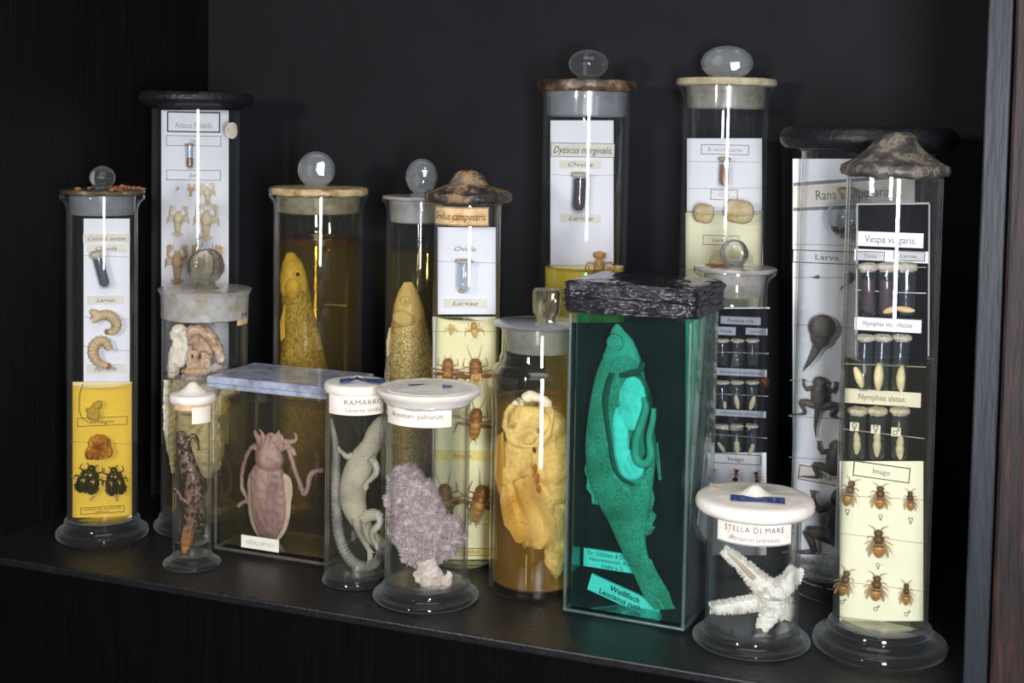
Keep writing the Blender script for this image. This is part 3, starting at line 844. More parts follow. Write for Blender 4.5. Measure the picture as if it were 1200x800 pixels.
f_.fill(f_.dz(474), 'liq_gold')
seams(f_, zt, 'seam')
mb = loops(MB(), [rrect(f_.w + .0035, f_.d + .003, .001, zt + .0003), rrect(f_.w + .004, f_.d + .0035, .001, zt + .0012), rrect(f_.w + .004, f_.d + .0035, .001, zt + .0085), rrect(f_.w + .003, f_.d + .0025, .001, zt + .0095)])
l = f_.part('slab_lid', mb, 'blue_slab', smooth=False)
f_.part('slab_joint', MB().box((-f_.w - .0036, -f_.d - .0037, zt + .0040), (f_.w + .0036, -f_.d - .0034, zt + .0044)), 'ink_soft', l, False)
aa = f_.at(283, 642, -f_.d); bb = f_.at(327, 642, -f_.d)
zc = f_.at(305, 636.5, -f_.d).z
lb = f_.part('label', MB().box((aa.x, -f_.d - .0005, zc - .0048), (bb.x, -f_.d - .0001, zc + .0048)), 'paper', smooth=False)
t = text_mb([('CEFALOPODI', .5, .3, .74)], bb.x - aa.x, .0096); t.shift((-(aa.x + bb.x) / 2, f_.d + .0007, -zc))
t.build('lettering', M['ink_grey'], lb, False)

r_ = J['R'] = Tank('specimen_tank', 'tall rectangular tank of teal liquid sealed with black wrinkled tape, holding a dissected fish', (658, 719), (802, 744), 0.066)
r_.dz = lambda y: r_.at(735, y, -r_.d).z
zt = r_.dz(352)
r_.glass(zt, .0040, .005, 'glass_green', .005)
r_.fill(r_.dz(374), 'liq_teal')
seams(r_, zt - .012, 'seam_teal')
# wrinkled tape wound round the top edge
mb = MB(); rows = 16; cols = 100; z0 = r_.dz(370); z1 = r_.dz(333)
base_loop = rrect(r_.w + .0016, r_.d + .0016, .005, 0, 24)
ls = []
for i in range(rows + 1):
    z = z0 + (z1 - z0) * i / rows; L = []
    for (x, y, _) in base_loop:
        q = Vector((x, y, z))
        wv = hnoise((x * 1, y * 1, z * 5.0), 70, 1) * .0022 + hnoise((x, y, z * 3.5), 190, 4) * .0014
        sc = 1 + (wv + (.0012 if 0 < i < rows else -.0006)) / r_.w
        zz = z + (hnoise((x, y, z), 60, 7) * .0022 if i in (0, rows) else 0)
        L.append((x * sc, y * (1 + (wv + .0012) / r_.d), zz))
    ls.append(L)
ls.append([(x * .9, y * .86, z1 + .0006 + hnoise((x, y, 0), 80) * .001) for x, y, z in ls[-1]])
ls.append([(x * .4, y * .4, z1 + .0004) for x, y, _ in base_loop])
loops(mb, ls)
r_.part('tape_seal', mb, 'tape', angle=60)

# ------------------------------------------------------------------ display cards inside the cylinders
class Card:
    def __init__(self, j, label, segs, v=0.0, th=.0014):
        self.j = j; self.v = v; self.th = th; j.cardv = v
        x = (segs[-1][0] + segs[-1][2]) / 2
        self.b = j.at(x, segs[-1][3], v)
        self.root = empty('display_card'); j.put(self.root, self.b)
        tag(self.root, label, 'display card')
        for (x0, y0, x1, y1, mat) in segs:
            q = [j.at(px, py, v) - self.b for px, py in ((x0, y1), (x1, y1), (x1, y0), (x0, y0))]
            mb = MB()
            vs = [(p.x, -th / 2, p.z) for p in q] + [(p.x, th / 2, p.z) for p in q]
            mb.add(vs, [(0, 1, 2, 3), (7, 6, 5, 4), (0, 4, 5, 1), (1, 5, 6, 2), (2, 6, 7, 3), (3, 7, 4, 0)])
            mb.build('card', M[mat], self.root, False)
    def label(self, x0, y0, x1, y1, lines=(), mat='paper', ink='ink_soft', shear=0.0, border=0.0, tilt=0.0, bold=0.0, spacing=1.0, dv=0.0, tx=0.0):
        j = self.j
        p = j.at((x0 + x1) / 2, (y0 + y1) / 2, self.v - dv) - self.b
        W = (x1 - x0) * j.s; H = (y1 - y0) * j.s
        o = MB().box((-W / 2, -.0004, -H / 2), (W / 2, .0004, H / 2)).build('label', M[mat], self.root, False)
        o.location = (p.x, -self.th / 2 - .0005 - dv, p.z); o.rotation_euler = (0, tilt, 0)
        if lines:
            t = text_mb(lines, W, H, shear, bold, spacing); t.shift((-tx * j.s, .0006, 0))
            t.build('lettering', M[ink], o, False)
        if border:
            t = border; fr = MB()
            for (a, b_, c_, d_) in ((-W / 2, -H / 2, W / 2, -H / 2 + t), (-W / 2, H / 2 - t, W / 2, H / 2), (-W / 2, -H / 2, -W / 2 + t, H / 2), (W / 2 - t, -H / 2, W / 2, H / 2)):
                fr.add([(a, -.00055, b_), (c_, -.00055, b_), (c_, -.00055, d_), (a, -.00055, d_)], [(0, 1, 2, 3)])
            fr.build('printed_border', M['ink'], o, False)
        return o
    def line(self, pts, r=.00022, mat='thread', dv=0.0):
        q = [self.j.at(x, y, self.v) - self.b for x, y in pts]
        return MB().tube([(p.x, -self.th / 2 - r - dv, p.z, r) for p in q], 5).build('thread', M[mat], self.root)
    def sign(self, x, y, kind, h=9, box=None):
        j = self.j
        p = j.at(x, y, self.v) - self.b
        par = self.root; off = Vector((p.x, -self.th / 2 - .0002, p.z))
        if box:
            w_, h2 = box[0] * j.s / 2, box[1] * j.s / 2
            par = MB().box((-w_, -.0003, -h2), (w_, .0003, h2)).build('sign_tag', M[box[2]], self.root, False)
            par.location = (p.x, -self.th / 2 - .0004 - (box[3] if len(box) > 3 else 0), p.z); off = Vector((0, -.0005, 0))
        o = symbol_mb(kind, h * j.s).build('printed_sign', M['ink_soft'], par, False)
        o.location = off

# ------------------------------------------------------------------ insects and other small animals (unit length 1, head up +z, back towards -y)
def leg3(mb, a, b, c, r=.014, mi=0):
    mb.tube([(a[0], a[1], a[2], r * 1.3), (b[0], b[1], b[2], r), (c[0], c[1], c[2], r * .55)], 6, mi)
def rings(mb, rs, seg=14, cx=0.0, curve=None):
    """rs: (z, half width, half depth, material)"""
    pts = [((curve(z) if curve else 0) + cx, -d * .8, z, w_, d) for z, w_, d, m_ in rs]
    mb.tube(pts, seg, 0, True, (0, 1, 0), [r[3] for r in rs[:-1]])
def beetle_mb():
    mb = MB()
    rings(mb, [(.50, .04, .03, 0), (.48, .11, .07, 0), (.42, .15, .10, 0), (.38, .14, .10, 0), (.36, .17, .12, 0), (.28, .27, .16, 0), (.20, .33, .18, 0), (.17, .33, .18, 0), (.15, .30, .17, 0), (-.3, .2, .12, 0), (-.5, .03, .03, 0)], 16)
    for sx in (-1, 1):
        mb.ell((sx * .17, -.17, -.13), (.225, .18, .36), 14, 10, 0, Matrix.Rotation(sx * -.06, 3, 'Y'))
        for (z0, x1, z1, x2, z2) in ((.28, .45, .40, .40, .58), (.05, .52, .10, .56, -.10), (-.12, .48, -.28, .40, -.52)):
            leg3(mb, (sx * .25, -.08, z0), (sx * x1 * .88, -.12, z1 * .9), (sx * x2 * .88, -.04, z2 * .88), .024)
        leg3(mb, (sx * .08, -.08, .46), (sx * .16, -.1, .54), (sx * .2, -.1, .57), .018)
    return mb
def cricket_mb(antenna=1.0):
    mb = MB()
    rings(mb, [(.46, .05, .04, 1), (.44, .13, .10, 1), (.38, .17, .13, 1), (.31, .17, .13, 1), (.29, .15, .12, 0), (.27, .18, .14, 1), (.12, .18, .15, 1), (.10, .15, .12, 0), (.02, .17, .13, 0), (-.05, .175, .13, 2), (-.12, .17, .13, 0), (-.2, .165, .12, 2), (-.28, .15, .11, 0), (-.36, .12, .09, 2), (-.44, .05, .04, 0)], 14)
    for sx in (-1, 1):
        leg3(mb, (sx * .14, -.1, .25), (sx * .34, -.18, .30), (sx * .30, -.03, .50), .014, 1)
        leg3(mb, (sx * .14, -.1, .10), (sx * .40, -.2, .16), (sx * .62, -.03, .20), .014, 1)
        mb.tube([(sx * .12, -.1, .0, .04), (sx * .30, -.22, .02, .06, .05), (sx * .52, -.24, .04, .02)], 7, 1)
        mb.tube([(sx * .52, -.24, .04, .022), (sx * .56, -.12, -.16, .016), (sx * .62, -.03, -.36, .008)], 6, 1)
        n = 6
        mb.tube([(sx * (.06 + .16 * (k / n) ** .8 * antenna), -.14, .44 + .46 * k / n * antenna, .011 * (1 - .7 * k / n)) for k in range(n + 1)], 5, 1)
        mb.tube([(sx * .03, -.06, -.4, .014), (sx * .10, -.05, -.58, .005)], 5, 0)
    return mb
def wing_mb(sx, root, tip, w_, y=-.2):
    """a leaf-shaped wing blade"""
    mb = MB(); n = 8; a = Vector(root); b = Vector(tip); d = b - a; nn = Vector((d.z, 0, -d.x)).normalized()
    vs = []; fs = []
    for k in range(n + 1):
        t = k / n; c = a + d * t; hw = w_ * (math.sin(math.pi * min(1, t * .86 + .09)) ** .7)
        for (e_, yy) in ((-1, 0), (1, 0), (1, .012), (-1, .012)):
            q = c + nn * hw * e_ * (.6 if e_ * sx > 0 else 1)
            vs.append((q.x, y + yy - .04 * t, q.z))
    for k in range(n):
        for j in range(4):
            j2 = (j + 1) % 4
            fs.append((k * 4 + j, k * 4 + j2, k * 4 + 4 + j2, k * 4 + 4 + j))
    fs += [(3, 2, 1, 0), (n * 4, n * 4 + 1, n * 4 + 2, n * 4 + 3)]
    mb.add(vs, fs); return mb
def wasp_mb():
    mb = MB()
    rings(mb, [(.50, .04, .04, 0), (.48, .11, .08, 0), (.42, .14, .10, 0), (.36, .12, .09, 0), (.335, .04, .04, 0), (.31, .10, .08, 0), (.25, .16, .14, 0), (.16, .17, .15, 0), (.08, .13, .11, 0), (.045, .035, .03, 0), (.02, .045, .04, 1), (-.02, .14, .12, 1), (-.05, .17, .15, 0), (-.07, .175, .155, 1), (-.14, .19, .165, 3), (-.17, .19, .165, 1), (-.25, .18, .16, 3), (-.28, .175, .155, 1), (-.35, .14, .13, 3), (-.38, .12, .11, 1), (-.45, .06, .06, 1), (-.50, .01, .01, 1)], 14)
    for sx in (-1, 1):
        leg3(mb, (sx * .10, -.05, .25), (sx * .28, -.14, .30), (sx * .34, -.02, .18), .016, 2)
        leg3(mb, (sx * .12, -.05, .16), (sx * .30, -.14, .10), (sx * .42, -.02, -.02), .016, 2)
        leg3(mb, (sx * .10, -.05, .08), (sx * .30, -.12, -.06), (sx * .38, -.02, -.28), .016, 2)
        leg3(mb, (sx * .06, -.08, .46), (sx * .14, -.1, .60), (sx * .30, -.08, .68), .016, 2)
    return mb
def ant_mb():
    mb = MB()
    rings(mb, [(.50, .04, .04, 0), (.47, .12, .09, 0), (.38, .14, .10, 0), (.30, .08, .07, 0), (.27, .04, .04, 0), (.22, .10, .09, 1), (.12, .10, .10, 1), (.0, .07, .07, 1), (-.06, .03, .03, 1), (-.10, .06, .07, 0), (-.2, .16, .15, 0), (-.34, .16, .14, 0), (-.46, .07, .06, 0), (-.5, .02, .02, 0)], 12)
    for sx in (-1, 1):
        for (z0, x1, z1, x2, z2) in ((.2, .3, .34, .46, .28), (.12, .34, .1, .52, -.02), (.03, .3, -.1, .44, -.34)):
            leg3(mb, (sx * .07, -.06, z0), (sx * x1, -.14, z1), (sx * x2, -.02, z2), .017, 1)
        leg3(mb, (sx * .05, -.08, .44), (sx * .2, -.1, .56), (sx * .32, -.08, .46), .014, 1)
    return mb
def crayfish_mb():
    mb = MB()
    rs = [(.32, .015, .02, 0), (.26, .06, .05, 0), (.18, .10, .08, 0), (.02, .115, .09, 0), (-.08, .10, .08, 0)]
    for k in range(5):
        z = -.10 - k * .065; ww = .10 - k * .008
        rs += [(z, ww * .82, .06, 0), (z - .02, ww, .075, 0), (z - .045, ww, .07, 0)]
    rs += [(-.43, .04, .03, 0)]
    rings(mb, rs, 12)
    for ang in (-.9, -.45, 0, .45, .9):
        t = Vector((math.sin(ang) * .11, -.02, -.42 - math.cos(ang) * .09))
        mb.ell(t, (.04, .012, .065), 8, 5, 0, Matrix.Rotation(ang, 3, 'Y'))
    for sx in (-1, 1):
        mb.tube([(sx * .08, -.06, .12, .022), (sx * .20, -.09, .20, .026), (sx * .19, -.1, .30, .03), (sx * .17, -.1, .36, .045, .03), (sx * .15, -.1, .43, .035, .025), (sx * .13, -.1, .50, .008)], 8)
        mb.tube([(sx * .19, -.1, .37, .02), (sx * .21, -.1, .44, .02), (sx * .17, -.1, .50, .006)], 6)
        for k in range(4):
            z = .12 - k * .055
            leg3(mb, (sx * .09, -.04, z), (sx * .22, -.08, z + .02), (sx * .27, -.01, z - .09), .013)
        mb.tube([(sx * .03, -.08, .27, .01), (sx * .09, -.1, .40, .006), (sx * .07, -.1, .54, .003)], 5)
    return mb
M['beetle'] = flat('black_beetle_shell', (0.018, 0.016, 0.012), 0.22, 0.6, 0.3)
M['cricket_pale'] = flat('amber_chitin', (0.50, 0.27, 0.07), 0.45, 0.4, 0.3, 300)
M['cricket_dark'] = flat('brown_chitin', (0.26, 0.09, 0.025), 0.4, 0.4, 0.35, 300)
M['cricket_mid'] = flat('rust_chitin', (0.36, 0.15, 0.04), 0.4, 0.4, 0.3, 300)
M['nymph'] = flat('pale_nymph_chitin', (0.66, 0.48, 0.24), 0.5, 0.3, 0.2, 300)
M['wasp_dark'] = flat('dark_wasp_chitin', (0.10, 0.042, 0.018), 0.4, 0.4, 0.4, 300)
M['wasp_amber'] = flat('amber_wasp_chitin', (0.46, 0.23, 0.06), 0.4, 0.4, 0.3, 300)
M['wasp_leg'] = flat('straw_leg', (0.46, 0.30, 0.12), 0.5, 0.3, 0.3)
M['wing'] = mat_frosted('amber_wing_membrane', (0.48, 0.30, 0.11), 0.42)
M['ant_dark'] = flat('dark_ant', (0.05, 0.025, 0.015), 0.4)
M['ant_red'] = flat('red_ant', (0.35, 0.11, 0.03), 0.4)
M['crayfish'] = flat('bleached_crayfish_shell', (0.70, 0.58, 0.36), 0.55, 0.3, 0.18, 300)
M['crayfish_tan'] = flat('tan_crayfish_shell', (0.58, 0.38, 0.20), 0.55, 0.3, 0.2, 300)
M['grub'] = flat('tan_grub_skin', (0.56, 0.42, 0.23), 0.5, 0.3, 0.18, 200)
M['grub_head'] = flat('brown_grub_head', (0.30, 0.15, 0.05), 0.4)
M['pupa'] = flat('ivory_pupa_skin', (0.83, 0.70, 0.44), 0.5, 0.3, 0.12, 250)
M['cork'] = flat('cork', (0.46, 0.36, 0.24), 0.85, 0.1, 0.25, 300)
M['cotton'] = flat('cloth_cap', (0.66, 0.60, 0.48), 0.9, 0.1, 0.35, 700, bump=0.8)
M['vial_glass'] = mat_thin_glass('vial_glass', (0.93, 0.95, 0.96), 0.012)
M['eggs_dark'] = flat('slate_egg_mass', (0.10, 0.12, 0.14), 0.5, 0.4, 0.4, 900)
M['eggs_plum'] = flat('plum_egg_mass', (0.085, 0.05, 0.055), 0.4, 0.4, 0.4, 900)
M['eggs_red'] = flat('reddish_egg_mass', (0.42, 0.16, 0.07), 0.5, 0.4, 0.4, 900)
M['eggs_tan'] = flat('tan_egg_mass', (0.58, 0.45, 0.34), 0.6, 0.3, 0.3, 900)
def bug(j, kind, mats, x, y, L, rot=0.0, v=None, label='', cat='insect', group=None, name=None, wings=None, mirror=1, wid=1.0, post=None):
    """place a unit insect: centre at photo (x, y), L pixels long, rot clockwise in the card plane"""
    v = j.cardv - .0016 if v is None else v
    mb = kind() if callable(kind) else kind
    k = L * j.s; rm = Matrix.Rotation(rot, 3, 'Y')
    def tf(m_):
        m_.v = [tuple(rm @ Vector((p[0] * k * mirror * wid, p[1] * k, p[2] * k))) for p in m_.v]; return m_
    tf(mb)
    off = max(p[1] for p in mb.v)
    c = j.at(x, y, v)
    b = mb.base(); mb.shift(b)
    o = mb.build(name, [M[q] for q in mats], None, True, 60)
    loc = Vector((c.x + b.x, v - off + b.y, c.z + b.z))
    j.put(o, loc)
    tag(o, label, cat, group)
    for wm in (wings or []):
        tf(wm); wm.shift(b); wm.build('wing', M['wing'], o)
    return o
def vial(j, x0, y0, x1, y1, r, cap, caph, fill, fillmat, label, group, v=None, cotton=False):
    """small glass tube lying against the card; (x0, y0) top, (x1, y1) bottom"""
    s = j.s; rr = r * s; v = j.cardv - (rr + .0016) if v is None else v
    A = j.at(x0, y0, v); B = j.at(x1, y1, v)
    root = empty('vial'); j.put(root, Vector((B.x, v, B.z))); tag(root, label, 'vial', group)
    d = A - B; Ln = Vector((d.x, 0, d.z)).length; ang = math.atan2(d.x, d.z)
    rot = Matrix.Rotation(ang, 3, 'Y')
    def P(m_): m_.v = [tuple(rot @ Vector(p)) for p in m_.v]; return m_
    P(MB().lathe([(0, 0), (rr * .6, rr * .1), (rr * .95, rr * .5), (rr, rr), (rr, Ln), (rr * .86, Ln), (rr * .86, rr), (rr * .5, rr * .4), (0, rr * .3)], 20)).build('glass_tube', M['vial_glass'], root)
    ch = caph * s
    m_ = MB().lathe([(0, Ln - ch * .3), (rr * .84, Ln - ch * .3), (rr * .84, Ln), (rr * 1.12, Ln), (rr * 1.25, Ln + ch * .3), (rr * 1.15, Ln + ch * .75), (rr * .7, Ln + ch), (0, Ln + ch)], 20, 0, rr * .12 if cotton else 0, seed=x0)
    if cotton: rough_up(m_, rr * .16, 1200)
    P(m_).build('cap', M[cap], root)
    if fill:
        P(MB().lathe([(0, rr * .35), (rr * .5, rr * .45), (rr * .82, rr), (rr * .82, Ln * fill), (rr * .3, Ln * fill + rr * .2), (0, Ln * fill)], 18, 0, rr * .08, seed=x0)).build('contents', M[fillmat], root)
    return root
def blob_pupa(j, x0, y0, x1, y1, r, label, group, v=-.004, bend=0.0, notch=True, mat='pupa', name='pupa', cat='pupa'):
    A = j.at(x0, y0, v); B = j.at(x1, y1, v); s = j.s; n = 16; pts = []
    for k in range(n + 1):
        t = k / n; c = A.lerp(B, t)
        w_ = r * s * math.sin(math.pi * (t * .94 + .03)) ** .55 * (1 - .12 * abs(math.sin(t * 22)))
        if notch: w_ *= 1 - .28 * math.exp(-((t - .42) / .06) ** 2)
        pts.append((c.x + bend * s * math.sin(math.pi * t), c.y, c.z, w_, w_ * .85))
    return j.thing(name, MB().tube(pts, 12), M[mat], label, cat, group)

# ---- A: rose chafer card
A = J['A']
ca = Card(A, 'narrow white card with yellowed lower part, grubs and black beetles pinned on it', [(98, 256, 152, 447, 'white_card'), (85, 447.3, 154.5, 606, 'yellow_card')], v=-.009)
ca.label(99, 274, 151, 284, [('Cetonia aurata', .5, .5, .8)], shear=.4)
ca.label(103, 286, 146, 295.5, [('Ovula', .5, .5, .55)], shear=.4)
ca.label(103.5, 346.5, 144.5, 356, [('Larvae', .5, .5, .5)], shear=.4)
ca.label(103, 426, 144.5, 436.5, [('Nympha', .5, .5, .6)], shear=.4)
ca.label(92, 488, 148, 498, [('Imago.', .5, .5, .5)], shear=.2, mat='yellow_card', border=.0004)
ca.label(95.5, 592.5, 144.5, 600.5, [('LEHRMITTEL & FORSTER', .66, .3, .86), ('BERLIN', .25, .22, .3)], mat='yellow_card', border=.0004, ink='ink')
ca.sign(108, 583, 'm', 6, (8, 7, 'paper')); ca.sign(137, 583.5, 'f', 6, (8, 7, 'paper'))
for q in (((98, 299), (152, 301)), ((98, 371), (152, 374)), ((98, 405), (152, 411)), ((83, 517), (155, 520)), ((83, 557), (155, 562))): ca.line(q)
ca.line([(97, 449), (93, 462), (92.5, 480), (96, 489), (104, 494)], .0003, 'ink_soft', .001)
vial(A, 114.5, 301, 124, 338, 6.6, 'cotton', 7, .95, 'eggs_dark', 'slanting glass vial of dark eggs on the narrow white card', None, cotton=True)
def grub(j, pts, r, label, group, branch=None):
    s = j.s; q = []; n = 30; v = j.cardv - .0016 - r * s
    P = [j.at(x, y, v) for x, y in pts]
    for k in range(n + 1):
        t = k / n * (len(P) - 1); i = min(int(t), len(P) - 2); u = t - i
        p0, p1, p2, p3 = P[max(i - 1, 0)], P[i], P[i + 1], P[min(i + 2, len(P) - 1)]
        c = .5 * ((2 * p1) + (p2 - p0) * u + (2 * p0 - 5 * p1 + 4 * p2 - p3) * u * u + (3 * p1 - 3 * p2 + p3 - p0) * u ** 3)
        tt = k / n; w_ = r * s * (math.sin(math.pi * (tt * .86 + .10)) ** .45) * (1 - .2 * (k % 2))
        q.append((c.x, v, c.z, w_))
    mb = MB().tube(q, 14)
    if branch:
        B = [j.at(x, y, v) for x, y in branch]
        mb.tube([(b.x, v, b.z, r * s * w2) for b, w2 in zip(B, (.35, .75, .8))], 10)
    o = j.thing('beetle_grub', mb, M['grub'], label, 'grub', group, angle=60)
    e0 = P[-1] - j.last
    MB().ell((e0.x, e0.y, e0.z), (r * s * .5, r * s * .5, r * s * .5), 10, 8).build('head', M['grub_head'], o)
    return o
grub(A, [(108, 376), (116, 371), (125, 369), (133, 373), (137, 381), (133, 388), (126, 389)], 6.6, 'upper tan beetle grub, bent like an arch, below the Larvae label', 'beetle grubs', [(106, 364), (111, 367), (117, 372)])
grub(A, [(129, 410), (124, 401), (116, 400), (110, 407), (110, 417), (116, 425), (127, 429)], 6.8, 'lower tan beetle grub curled into a C on narrow white card', 'beetle grubs')
mb = MB()
for (x, y, rx, rz, t) in ((109, 483, 6, 9, .5), (114, 475, 5, 7, .9), (112, 487, 5.5, 6, .2), (104, 481, 3, 3, 0)):
    p = A.at(x, y, -.014); mb.ell(p, (rx * A.s, 5 * A.s, rz * A.s), 14, 10, 0, Matrix.Rotation(t, 3, 'Y'))
A.thing('beetle_pupa', rough_up(fuse(mb, .0005), .0007, 500), flat('grey_tan_pupa', (.52, .42, .27), .6), 'crumpled greyish pupa hanging by a wire just under the yellow liquid surface', 'pupa')
mb = MB()
for (x, y, rx, rz, t) in ((117, 520, 13, 11, .2), (113, 530, 12, 8, .3), (106, 533, 6, 6, .5), (124, 528, 8, 9, -.4)):
    p = A.at(x, y, -.015); mb.ell(p, (rx * A.s, 7 * A.s, rz * A.s), 14, 10, 0, Matrix.Rotation(t, 3, 'Y'))
cc = rough_up(fuse(mb, .0005), .0009, 420)
mt = mat_noise('rust_brown_cocoon', [(.38, (.22, .05, .012)), (.52, (.40, .16, .04)), (.62, (.60, .42, .18))], 110, .5)
A.thing('beetle_cocoon', cc, mt, 'rust brown opened cocoon in yellow liquid above the two black beetles', 'cocoon')
bug(A, beetle_mb, ['beetle'], 104, 561, 33, .25, label='left of the two black beetles at the bottom of the yellow card', group='black beetles', name='black_beetle', cat='beetle')
bug(A, beetle_mb, ['beetle'], 135, 563, 33, -.12, label='right of the two black beetles at the bottom of the yellow card', group='black beetles', name='black_beetle', cat='beetle', wid=.86)

# ---- B: crayfish card
B = J['B']
cb = Card(B, 'long white card with bordered labels and pale crayfish, under the flat black lid', [(189, 129, 268, 520, 'white_card')])
cb.label(197, 131, 257, 155, [('Astacus fluviatilis', .35, .3, .7)], 'white_card', 'ink_grey', border=.0011)
cb.label(196, 159, 258, 171, [('Ova', .5, .4, .15)], 'white_card', 'ink_soft', border=.0004)
cb.label(196, 199, 257.5, 211, [('Juv.', .5, .4, .16)], 'white_card', 'ink_soft', border=.0004)
vial(B, 222, 170, 222.5, 198, 4.6, 'cork', 2, .45, 'eggs_red', 'slim vial of reddish eggs on the crayfish card', None)
gr = 'crayfish on the white card'
bug(B, crayfish_mb, ['crayfish_tan'], 208, 221, 6, .6, label='tiniest tan crayfish speck under the middle label', cat='crayfish', group=gr, name='crayfish')
bug(B, crayfish_mb, ['crayfish_tan'], 224, 222.5, 14, .1, label='small tan crayfish between the speck and the larger pale one', cat='crayfish', group=gr, name='crayfish', wid=1.3)
bug(B, crayfish_mb, ['crayfish'], 243, 227, 26, -.05, label='pale crayfish in the upper row at the right of the card', cat='crayfish', group=gr, name='crayfish', wid=1.35)
bug(B, crayfish_mb, ['crayfish'], 209, 258, 34, .05, label='pale crayfish in the second row at the left of the card', cat='crayfish', group=gr, name='crayfish', wid=1.4)
bug(B, crayfish_mb, ['crayfish'], 242, 259, 40, .05, label='pale crayfish in the second row at the right of the card', cat='crayfish', group=gr, name='crayfish', wid=1.4)
bug(B, crayfish_mb, ['crayfish_tan'], 208, 308, 44, .0, label='large tan crayfish in side view beside the round glass knob', cat='crayfish', group=gr, name='crayfish', wid=1.2)
bug(B, crayfish_mb, ['crayfish_tan'], 242, 312, 52, .05, label='large tan crayfish half hidden behind the round glass knob', cat='crayfish', group=gr, name='crayfish', wid=1.5)
bug(B, crayfish_mb, ['crayfish_tan'], 226, 372, 60, .05, label='largest tan crayfish at the bottom, seen through the frosted jar', cat='crayfish', group=gr, name='crayfish', wid=1.5)

# ---- J: cricket card
Jc = J['J']
cj = Card(Jc, 'white and cream card with brown crickets beneath the domed pitch lid', [(513, 266, 581, 368, 'white_card'), (507, 371, 582, 655, 'cream_card')])
cj.label(519.5, 286, 571.5, 296.5, [('Ovula.', .5, .55, .5)], 'paper_white', shear=.4)
cj.label(520, 350, 570, 360, [('Larvae', .5, .5, .6)], shear=.4)
for q in (((513, 306), (581, 308)), ((508, 388), (582, 388)), ((508, 432), (581, 433)), ((507, 612), (580, 614))): cj.line(q)
cj.label(508, 527, 576, 539, [('Imago.', .5, .5, .35)], 'yellow_card', shear=.3)
cj.label(508, 641, 576, 650, [('LEHRMITTEL BERLIN', .5, .4, .6)], 'yellow_card', border=.0004)
vial(Jc, 544, 308, 543, 343, 8.5, 'cotton', 4, 0, None, 'clear vial with pale cap between the Ovula and Larvae labels', None)
o = Jc.thing('egg_cluster', rough_up(MB().ell(Jc.at(541, 341, -.006), (4 * Jc.s, 3 * Jc.s, 2.5 * Jc.s), 12, 8), .0006, 900), M['eggs_tan'], 'tiny tan egg cluster at the bottom of the clear vial', 'egg cluster')
gr = 'crickets on the cream card'
K3 = ['cricket_pale', 'cricket_dark', 'cricket_mid']
bug(Jc, lambda: cricket_mb(.3), ['nymph'] * 3, 528.5, 386, 13, 0, label='left of two tiny pale cricket nymphs just under the liquid line', cat='cricket', group=gr, name='cricket')
bug(Jc, lambda: cricket_mb(.5), ['nymph', 'cricket_pale', 'nymph'], 556, 387, 19, -.1, label='right of two small pale cricket nymphs just under the liquid line', cat='cricket', group=gr, name='cricket')
bug(Jc, lambda: cricket_mb(.4), K3, 525, 437, 36, 0, label='left wingless brown cricket above the white lid of the coral jar', cat='cricket', group=gr, name='cricket')
bug(Jc, cricket_mb, K3, 558, 440, 42, -.06, label='right brown cricket with long feelers and folded wings above the coral jar', cat='cricket', group=gr, name='cricket', wings=[wing_mb(-1, (-.07, 0, .1), (-.09, 0, -.45), .09), wing_mb(1, (.07, 0, .1), (.09, 0, -.45), .09)])
bug(Jc, cricket_mb, K3, 557, 497, 40, .1, label='brown cricket low on the cream card beside the coral jar rim', cat='cricket', group=gr, name='cricket')
bug(Jc, cricket_mb, K3, 561, 590, 48, .25, label='large brown cricket at the foot of the cream card', cat='cricket', group=gr, name='cricket', wings=[wing_mb(-1, (-.07, 0, .1), (-.09, 0, -.45), .09), wing_mb(1, (.07, 0, .1), (.09, 0, -.45), .09)])
bug(Jc, cricket_mb, K3, 523, 588, 46, -.1, label='large brown cricket seen through the coral jar', cat='cricket', group=gr, name='cricket')

# ---- L: diving beetle card
Lc = J['L']
cl = Card(Lc, 'white card with handwritten labels, yellow below the liquid, in the cylinder behind the teal tank', [(645, 141, 719, 310.5, 'white_card'), (639, 311, 731, 585, 'yellow_card')])
cl.label(646, 167.5, 720, 184, [('Dytiscus marginalis.', .5, .5, .92)], shear=.4, border=.0004, ink='ink')
cl.label(656, 188, 704, 197.5, [('Ovula', .5, .5, .6)], shear=.4)
cl.label(657, 250.5, 704, 260.5, [('Larvae', .5, .5, .6)], shear=.4)
cl.line([(645, 204), (670, 206), (719, 205)])
vial(Lc, 680, 207, 678, 250, 8.8, 'cotton', 5, .92, 'eggs_plum', 'vial of dark plum eggs tied between the Ovula and Larvae labels', None)
def larva_mb():
    mb = MB(); rs = [(.5, .03, .03, 0), (.48, .12, .07, 0), (.40, .12, .08, 0), (.34, .05, .05, 0)]
    for k in range(9):
        z = .32 - k * .09; w_ = .075 + .03 * math.sin(k / 8 * 3.1)
        rs += [(z, w_ * .75, .07, 0), (z - .02, w_ * 1.15, .09, 0), (z - .07, w_ * 1.15, .09, 0)]
    rs += [(-.5, .02, .02, 0)]
    rings(mb, rs, 12)
    for k in range(3):
        leg3(mb, (.08, -.06, .25 - k * .12), (.22, -.1, .30 - k * .12), (.30, -.03, .16 - k * .12), .02); leg3(mb, (-.08, -.06, .25 - k * .12), (-.2, -.1, .28 - k * .12), (-.26, -.03, .16 - k * .12), .02)
    return mb
bug(Lc, larva_mb, ['cricket_pale'], 702, 322, 54, 0, label='ringed orange beetle larva crossing the liquid line above the teal tank', cat='larva', name='beetle_larva', wid=1.15)

